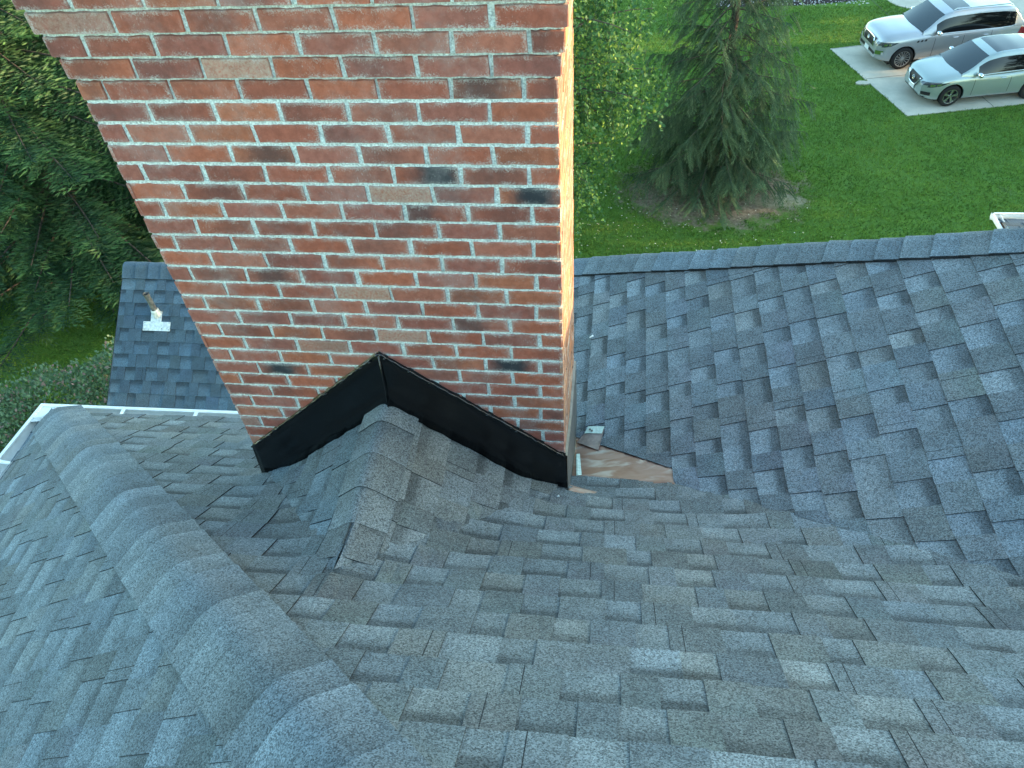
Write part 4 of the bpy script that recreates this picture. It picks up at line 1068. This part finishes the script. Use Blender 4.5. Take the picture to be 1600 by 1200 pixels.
        for k in range(ns):
            a = 2 * math.pi * k / ns + .2
            for off in sp['split']:
                aa = a + off; wd = sp['spw']
                c_, s_ = math.cos(aa), math.sin(aa); t_ = (-s_, c_)
                q = []
                for rad, ww, yy in ((.05, wd * .8, .10), (R1 - .015, wd, .115)):
                    for sg in (-1, 1): q.append((x + rad * c_ + t_[0] * ww * sg, y + yy * sgn, wr_ + rad * s_ + t_[1] * ww * sg))
                m.face([q[0], q[1], q[3], q[2]]); 
                q2 = [(p[0], p[1] - .03 * sgn, p[2]) for p in q]; m.face([q[0], q[2], q2[2], q2[0]]); m.face([q[1], q[3], q2[3], q2[1]])
        tube(m, [(x, y + .06 * sgn, wr_), (x, y + .118 * sgn, wr_)], .06, 14)
        m.build('rim', M_ALLOY, wh)
        m = MB(); k = 24; m.face([(x + R1 * math.cos(2 * math.pi * i / k), y + .02 * sgn, wr_ + R1 * math.sin(2 * math.pi * i / k)) for i in range(k)]); m.build('brake_disc', M_BLKP, wh)
    for x in wx:
        for sgn in (-1, 1): wheel(x, sgn)
    # greenhouse
    G = sp['gh']; x0, x1, x2, x3 = G['x']; zb = G['zb']; xs_ = sorted(set(list(np.linspace(x0, x1, 9)) + list(np.linspace(x1, x2, 17)) + list(np.linspace(x2, x3, 7))))
    sidet = [0, .07, .3, .6, .86, 1.0]; topf = [1.0, .90, .6, .3, 0]
    grid = []
    for x in xs_:
        wb_ = W * np.interp(x, *zip(*G['wb'])); zr = float(np.mean([np.interp(x + d_, *zip(*G['zr'])) for d_ in (-.06, 0, .06)])); wrf = W * np.interp(x, *zip(*G['wr'])); b_ = zb + G.get('rise', .0) * (x - x0)
        hh = max(0.0, zr - b_); cor = min(.07, hh * .4)
        row = []
        def bend(y): return -.16 * (1 - (y / max(.1, wrf)) ** 2) * max(0, 1 - (x - x0) / (x1 - x0 + .5)) + (.10 * (1 - (y / max(.1, wrf)) ** 2) * max(0, (x - x2) / (x3 - x2)) if x > x2 else 0)
        f = min(1, hh / .45)
        for t in sidet:
            y = wb_ + (wrf - wb_) * (t ** 1.3) * f; row.append((x, y, b_ - .03 + (hh - cor + .03) * t))
        yt = row[-1][1]
        for tf in topf: y = (yt - .05) * tf; row.append((x + bend(y), y, b_ + hh - cor * .25 + cor * .5 * (1 - tf * tf) * .6 + .0))
        grid.append(row)
    nr_ = len(grid[0]); shell = MB(); glass = {}
    def reg(i, j):
        xm = (xs_[i] + xs_[i + 1]) / 2
        if 1 <= j <= 3 and grid[i][0] is not None:
            for nm_, a, b in G['side']:
                if a < xm < b: return nm_
        if j >= len(sidet) and xm < x1 - .02 and xm > x0 and j >= len(sidet): return 'windshield'
        if j >= len(sidet) and xm > x2 + .04 and xm < x3 - .1: return 'rear_window'
        if j >= len(sidet) + 1 and G['roofglass'][0] < xm < G['roofglass'][1]: return 'sunroof'
        return None
    for sgn in (1, -1):
        for i in range(len(xs_) - 1):
            for j in range(nr_ - 1):
                q = [grid[i][j], grid[i + 1][j], grid[i + 1][j + 1], grid[i][j + 1]]; q = [(p[0], p[1] * sgn, p[2]) for p in q]
                if sgn == 1: q = q[::-1]
                nm_ = reg(i, j)
                if nm_ is None: shell.face(q)
                else:
                    key = nm_ + ('' if nm_ in ('windshield', 'rear_window', 'sunroof') else str(sgn)); glass.setdefault(key, MB()).face(q)
    shell.build('cabin', pm, root, smooth=True, weld=True)
    for k, m in glass.items():
        nm_ = {'f': 'window', 'r': 'window', 'q': 'window'}.get(k[0]) if k[0] in 'frq' and k[:4] != 'rear' else k
        m.build(nm_, M_PRIV if k[0] in 'frq' and k[:4] != 'rear' else M_GLASS, root, smooth=True, weld=True)
    # details pressed onto the body by ray casting
    def patch(nm_, cs, axis, mat, n=6, off=.010, par=root):
        m = MB(); GG = []
        for i in range(n + 1):
            r_ = []
            for j in range(n + 1):
                f, h_ = i / n, j / n
                a = Vector(cs[0]) * (1 - f) + Vector(cs[1]) * f; b = Vector(cs[3]) * (1 - f) + Vector(cs[2]) * f; p = a.lerp(b, h_)
                if axis == 'x': o_, d_ = Vector((-2, p[0], p[1])), Vector((1, 0, 0))
                elif axis == '-x': o_, d_ = Vector((L + 2, p[0], p[1])), Vector((-1, 0, 0))
                else: o_, d_ = Vector((p[0], -3, p[1])), Vector((0, 1, 0))
                hit, nn, ix, ds_ = tree0.ray_cast(o_, d_)
                if hit is None: hit, nn = o_ + d_ * (2.3 if axis == 'x' else 2), -d_
                nn = nn if nn.dot(d_) < 0 else -nn
                r_.append(hit + nn * off)
            GG.append(r_)
        for i in range(n):
            for j in range(n): m.face([GG[i][j], GG[i + 1][j], GG[i + 1][j + 1], GG[i][j + 1]])
        return m.build(nm_, mat, par, smooth=True, weld=True)
    for (nm_, cs, ax_, mat, off) in sp['patches'](W):
        patch(nm_, cs, ax_, mat, 6, off)
    # mirrors
    for sgn in (-1, 1):
        mm = bmesh.new(); bmesh.ops.create_uvsphere(mm, u_segments=14, v_segments=10, radius=1); me = bpy.data.meshes.new('mirror')
        mx = sp['mir']; bmesh.ops.transform(mm, matrix=Matrix.Translation((mx[0], sgn * (W + .10), mx[1])) @ Matrix.Diagonal((.085, .13, .085, 1)), verts=mm.verts)
        mm.to_mesh(me); mm.free(); me.polygons.foreach_set('use_smooth', [True] * len(me.polygons)); mo_ = link('mirror', me, [sp['mirmat']], root)
        a = MB(); tube(a, [(mx[0] - .02, sgn * (W - .10), mx[1] - .06), (mx[0], sgn * (W + .06), mx[1] - .05)], .022, 6); a.build('mirror_arm', M_BLKP, mo_)
    for x in sp['handles']:
        for sgn in (-1, 1):
            m = MB(); y = sgn * (W * 1.0 + .012); tube(m, [(x, y - .02 * sgn, sp['hz']), (x + .03, y + .012 * sgn, sp['hz']), (x + .17, y + .012 * sgn, sp['hz'] + .006), (x + .20, y - .02 * sgn, sp['hz'] + .006)], [.010, .014, .014, .010], 6); m.build('handle', M_CHR, root, smooth=True)
    for pts, rad, mat, nm_ in sp['tubes'](W):
        m = MB(); tube(m, pts, rad, 7, cap=True); m.build(nm_, mat, root, smooth=True)
    under = MB(); under.box((.5, -W + .2, .16), (L - .5, W - .2, .30)); under.build('underbody', M_BLKP, root)
    return root

big = dict(L=5.2, W=2.03, wb=3.0, fo=.95, wr=.405, rim=.70, spokes=15, split=(0,), spw=.013,
    w=[(0, .66), (.05, .76), (.14, .87), (.3, .945), (.6, .985), (1, 1), (4.4, 1), (4.9, .97), (5.2, .93), (5.3, .88)],
    zl=[(0, .42), (.1, .34), (.5, .28), (1, .28), (4.6, .28), (5.1, .36), (5.3, .42)],
    zs=[(0, .80), (.06, .98), (.16, 1.06), (.5, 1.12), (1.0, 1.16), (1.5, 1.18), (5.0, 1.26), (5.3, 1.2)],
    zt=[(0, .82), (.05, 1.06), (.14, 1.17), (.45, 1.25), (1.0, 1.30), (1.45, 1.31), (1.7, 1.28), (5.1, 1.30), (5.3, 1.22)],
    gh=dict(x=(1.50, 2.22, 4.75, 5.26), zb=1.20, rise=.012, wb=[(1.5, .92), (1.9, .955), (4.6, .955), (5.26, .90)], wr=[(1.5, .80), (2.2, .76), (4.6, .76), (5.26, .74)],
            zr=[(1.42, 1.24), (1.5, 1.30), (2.22, 1.80), (2.6, 1.88), (3.4, 1.92), (4.4, 1.90), (4.8, 1.84), (5.27, 1.30)],
            side=[('f', 1.95, 2.98), ('r', 2.98, 4.05), ('q', 4.05, 4.85)], roofglass=(2.5, 3.1)),
    mir=(1.98, 1.30), mirmat=None, handles=(2.62, 3.72), hz=1.06,
    patches=lambda W: [
        ('grille', [(-.40, .74), (.40, .74), (.46, 1.02), (-.46, 1.02)], 'x', M_BLKP, .020), ('lower_grille', [(-.62, .50), (.62, .50), (.66, .60), (-.66, .60)], 'x', M_BLKP, .012),
        ('number_plate', [(-.17, .47), (.17, .47), (.17, .63), (-.17, .63)], 'x', M_PLATE, .03),
        ('headlight', [(-.60, .86), (-.93, .90), (-.955, 1.02), (-.60, .98)], 'x', M_LENS, .012), ('headlight', [(.60, .86), (.93, .90), (.955, 1.02), (.60, .98)], 'x', M_LENS, .012),
        ('fog_light', [(-.68, .56), (-.90, .58), (-.90, .72), (-.68, .70)], 'x', M_CHR, .012), ('fog_light', [(.68, .56), (.90, .58), (.90, .72), (.68, .70)], 'x', M_CHR, .012),
        ('headlight', [(.12, .84), (.42, .90), (.66, 1.02), (.16, 1.00)], 'y', M_LENS, .016), ('headlight_reflector', [(.17, .89), (.27, .91), (.29, .97), (.19, .96)], 'y', M_CHR, .024), ('headlight_reflector', [(.31, .91), (.40, .93), (.43, .985), (.33, .97)], 'y', M_CHR, .024),
        ('side_vent', [(1.30, .97), (1.38, .97), (1.40, 1.04), (1.33, 1.04)], 'y', M_BLKP, .006), ('side_vent', [(1.44, .98), (1.52, .98), (1.54, 1.05), (1.47, 1.05)], 'y', M_BLKP, .006), ('side_vent', [(1.58, .99), (1.66, .99), (1.68, 1.06), (1.61, 1.06)], 'y', M_BLKP, .006),
        ('sill', [(1.55, .30), (3.55, .30), (3.55, .40), (1.55, .40)], 'y', M_CHR, .006),
        ('door_gap', [(1.97, .42), (1.985, .42), (1.985, 1.16), (1.97, 1.16)], 'y', M_BLKP, .003), ('door_gap', [(3.02, .42), (3.035, .42), (3.035, 1.18), (3.02, 1.18)], 'y', M_BLKP, .003), ('door_gap', [(4.02, .85), (4.035, .85), (4.035, 1.2), (4.02, 1.2)], 'y', M_BLKP, .003),
        ('tail_light', [(5.02, .92), (5.26, .95), (5.28, 1.16), (5.10, 1.18)], 'y', M_RED, .012)],
    tubes=lambda W: [([(-.035, -.44, .76), (-.05, -.47, .96), (-.02, -.40, 1.055), (-.02, 0, 1.075), (-.02, .40, 1.055), (-.05, .47, .96), (-.035, .44, .76)], .022, M_CHR, 'grille_surround')]
        + [([(-.055 - .0, .085 * math.cos(a), .93 + .055 * math.sin(a)) for a in [k * 2 * math.pi / 16 for k in range(17)]], .011, M_CHR, 'emblem'), ([(-.06, -.04, .885), (-.06, 0, .955), (-.06, .04, .885)], .010, M_CHR, 'emblem')]
        + [([(2.5, s_ * .72, 1.90), (2.6, s_ * .72, 1.955), (4.5, s_ * .72, 1.965), (4.62, s_ * .72, 1.90)], .022, M_CHR, 'roof_rail') for s_ in (-1, 1)]
        + [([(4.90, s_ * (W * .93), 1.30), (4.68, s_ * (W * .955 + .012), 1.26), (4.1, s_ * (W * .955 + .016), 1.235), (2.0, s_ * (W * .955 + .016), 1.215)], .010, M_CHR, 'window_trim') for s_ in (-1,)])
small = dict(L=4.9, W=1.915, wb=2.825, fo=.94, wr=.37, rim=.68, spokes=5, split=(-.13, .13), spw=.022,
    w=[(0, .58), (.05, .70), (.14, .83), (.3, .92), (.6, .98), (1, 1), (3.9, 1), (4.4, .97), (4.8, .88), (4.9, .80)],
    zl=[(0, .36), (.1, .26), (.5, .22), (1, .22), (4.2, .24), (4.7, .34), (4.9, .45)],
    zs=[(0, .66), (.06, .78), (.16, .84), (.5, .92), (1.0, .99), (1.6, 1.00), (2.6, .98), (3.4, 1.03), (4.6, 1.14), (4.9, 1.0)],
    zt=[(0, .68), (.05, .86), (.14, .93), (.45, 1.02), (1.0, 1.10), (1.35, 1.13), (1.6, 1.10), (4.5, 1.18), (4.9, 1.02)],
    gh=dict(x=(1.14, 2.00, 4.05, 4.82), zb=1.02, rise=.035, wb=[(1.14, .90), (1.55, .95), (3.8, .95), (4.4, .90), (4.82, .80)], wr=[(1.14, .80), (2.0, .72), (3.8, .70), (4.82, .66)],
            zr=[(1.06, 1.04), (1.14, 1.08), (2.00, 1.58), (2.4, 1.67), (3.0, 1.69), (3.7, 1.65), (4.2, 1.55), (4.83, 1.16)],
            side=[('f', 1.66, 2.84), ('r', 2.84, 4.0), ('q', 4.0, 4.3)], roofglass=(2.28, 3.55)),
    mir=(1.66, 1.10), mirmat=None, handles=(2.48, 3.45), hz=.90,
    patches=lambda W: [
        ('grille', [(-.26, .55), (.26, .55), (.40, .84), (-.40, .84)], 'x', M_BLKP, .016), ('lower_grille', [(-.70, .24), (.70, .24), (.72, .36), (-.72, .36)], 'x', M_BLKP, .012),
        ('number_plate', [(-.17, .38), (.17, .38), (.17, .52), (-.17, .52)], 'x', M_PLATE, .03),
        ('headlight', [(-.50, .70), (-.86, .76), (-.90, .88), (-.48, .80)], 'x', M_LENS, .012), ('headlight', [(.50, .70), (.86, .76), (.90, .88), (.48, .80)], 'x', M_LENS, .012),
        ('headlight_strip', [(.42, .80), (.85, .90), (1.02, .92), (.60, .84)], 'y', M_AMB, .010),
        ('headlight', [(.12, .68), (.50, .76), (.80, .87), (.18, .82)], 'y', M_LENS, .014), ('headlight_reflector', [(.18, .72), (.32, .75), (.34, .80), (.20, .79)], 'y', M_CHR, .022), ('headlight_reflector', [(.36, .76), (.50, .79), (.54, .835), (.38, .81)], 'y', M_CHR, .022),
        ('fog_light', [(-.62, .40), (-.84, .42), (-.84, .54), (-.62, .52)], 'x', M_BLKP, .012), ('fog_light', [(.62, .40), (.84, .42), (.84, .54), (.62, .52)], 'x', M_BLKP, .012),
        ('sill', [(1.40, .25), (3.25, .25), (3.25, .32), (1.40, .30)], 'y', M_CHR, .008),
        ('door_gap', [(1.62, .36), (1.635, .36), (1.635, 1.0), (1.62, 1.0)], 'y', M_BLKP, .003), ('door_gap', [(2.86, .36), (2.875, .36), (2.875, 1.0), (2.86, 1.0)], 'y', M_BLKP, .003),
        ('tail_light', [(4.45, .95), (4.75, .98), (4.8, 1.08), (4.5, 1.08)], 'y', M_RED, .012)],
    tubes=lambda W: [([(-.03, -.42, .86), (-.045, -.22, .56), (-.05, 0, .53), (-.045, .22, .56), (-.03, .42, .86)], .026, M_CHR, 'grille_surround'),
        ([(-.04 - .0, .065 * math.cos(a), .74 + .065 * math.sin(a)) for a in [k * 2 * math.pi / 16 for k in range(17)]], .010, M_CHR, 'emblem'), ([(-.045, -.085, .74), (-.045, .085, .74)], .013, M_CHR, 'emblem')]
        + [([(4.3, s_ * (W * .93), 1.17), (3.6, s_ * (W * .95 + .014), 1.115), (1.7, s_ * (W * .95 + .014), 1.045)], .008, M_CHR, 'window_trim') for s_ in (-1,)])
big['mirmat'] = M_CHR; small['mirmat'] = M_CHR
make_car('parked_car', 'large silver SUV with roof rails, parked on the concrete pad behind the smaller one', (10.522, 27.696), math.radians(10.8), big, paint('silver_paint', (.40, .42, .44)))
make_car('parked_car', 'smaller pale silver crossover with glass roof, nearest the grass edge', (11.489, 24.859), math.radians(10.8), small, paint('pale_silver_green_paint', (.34, .41, .40)))
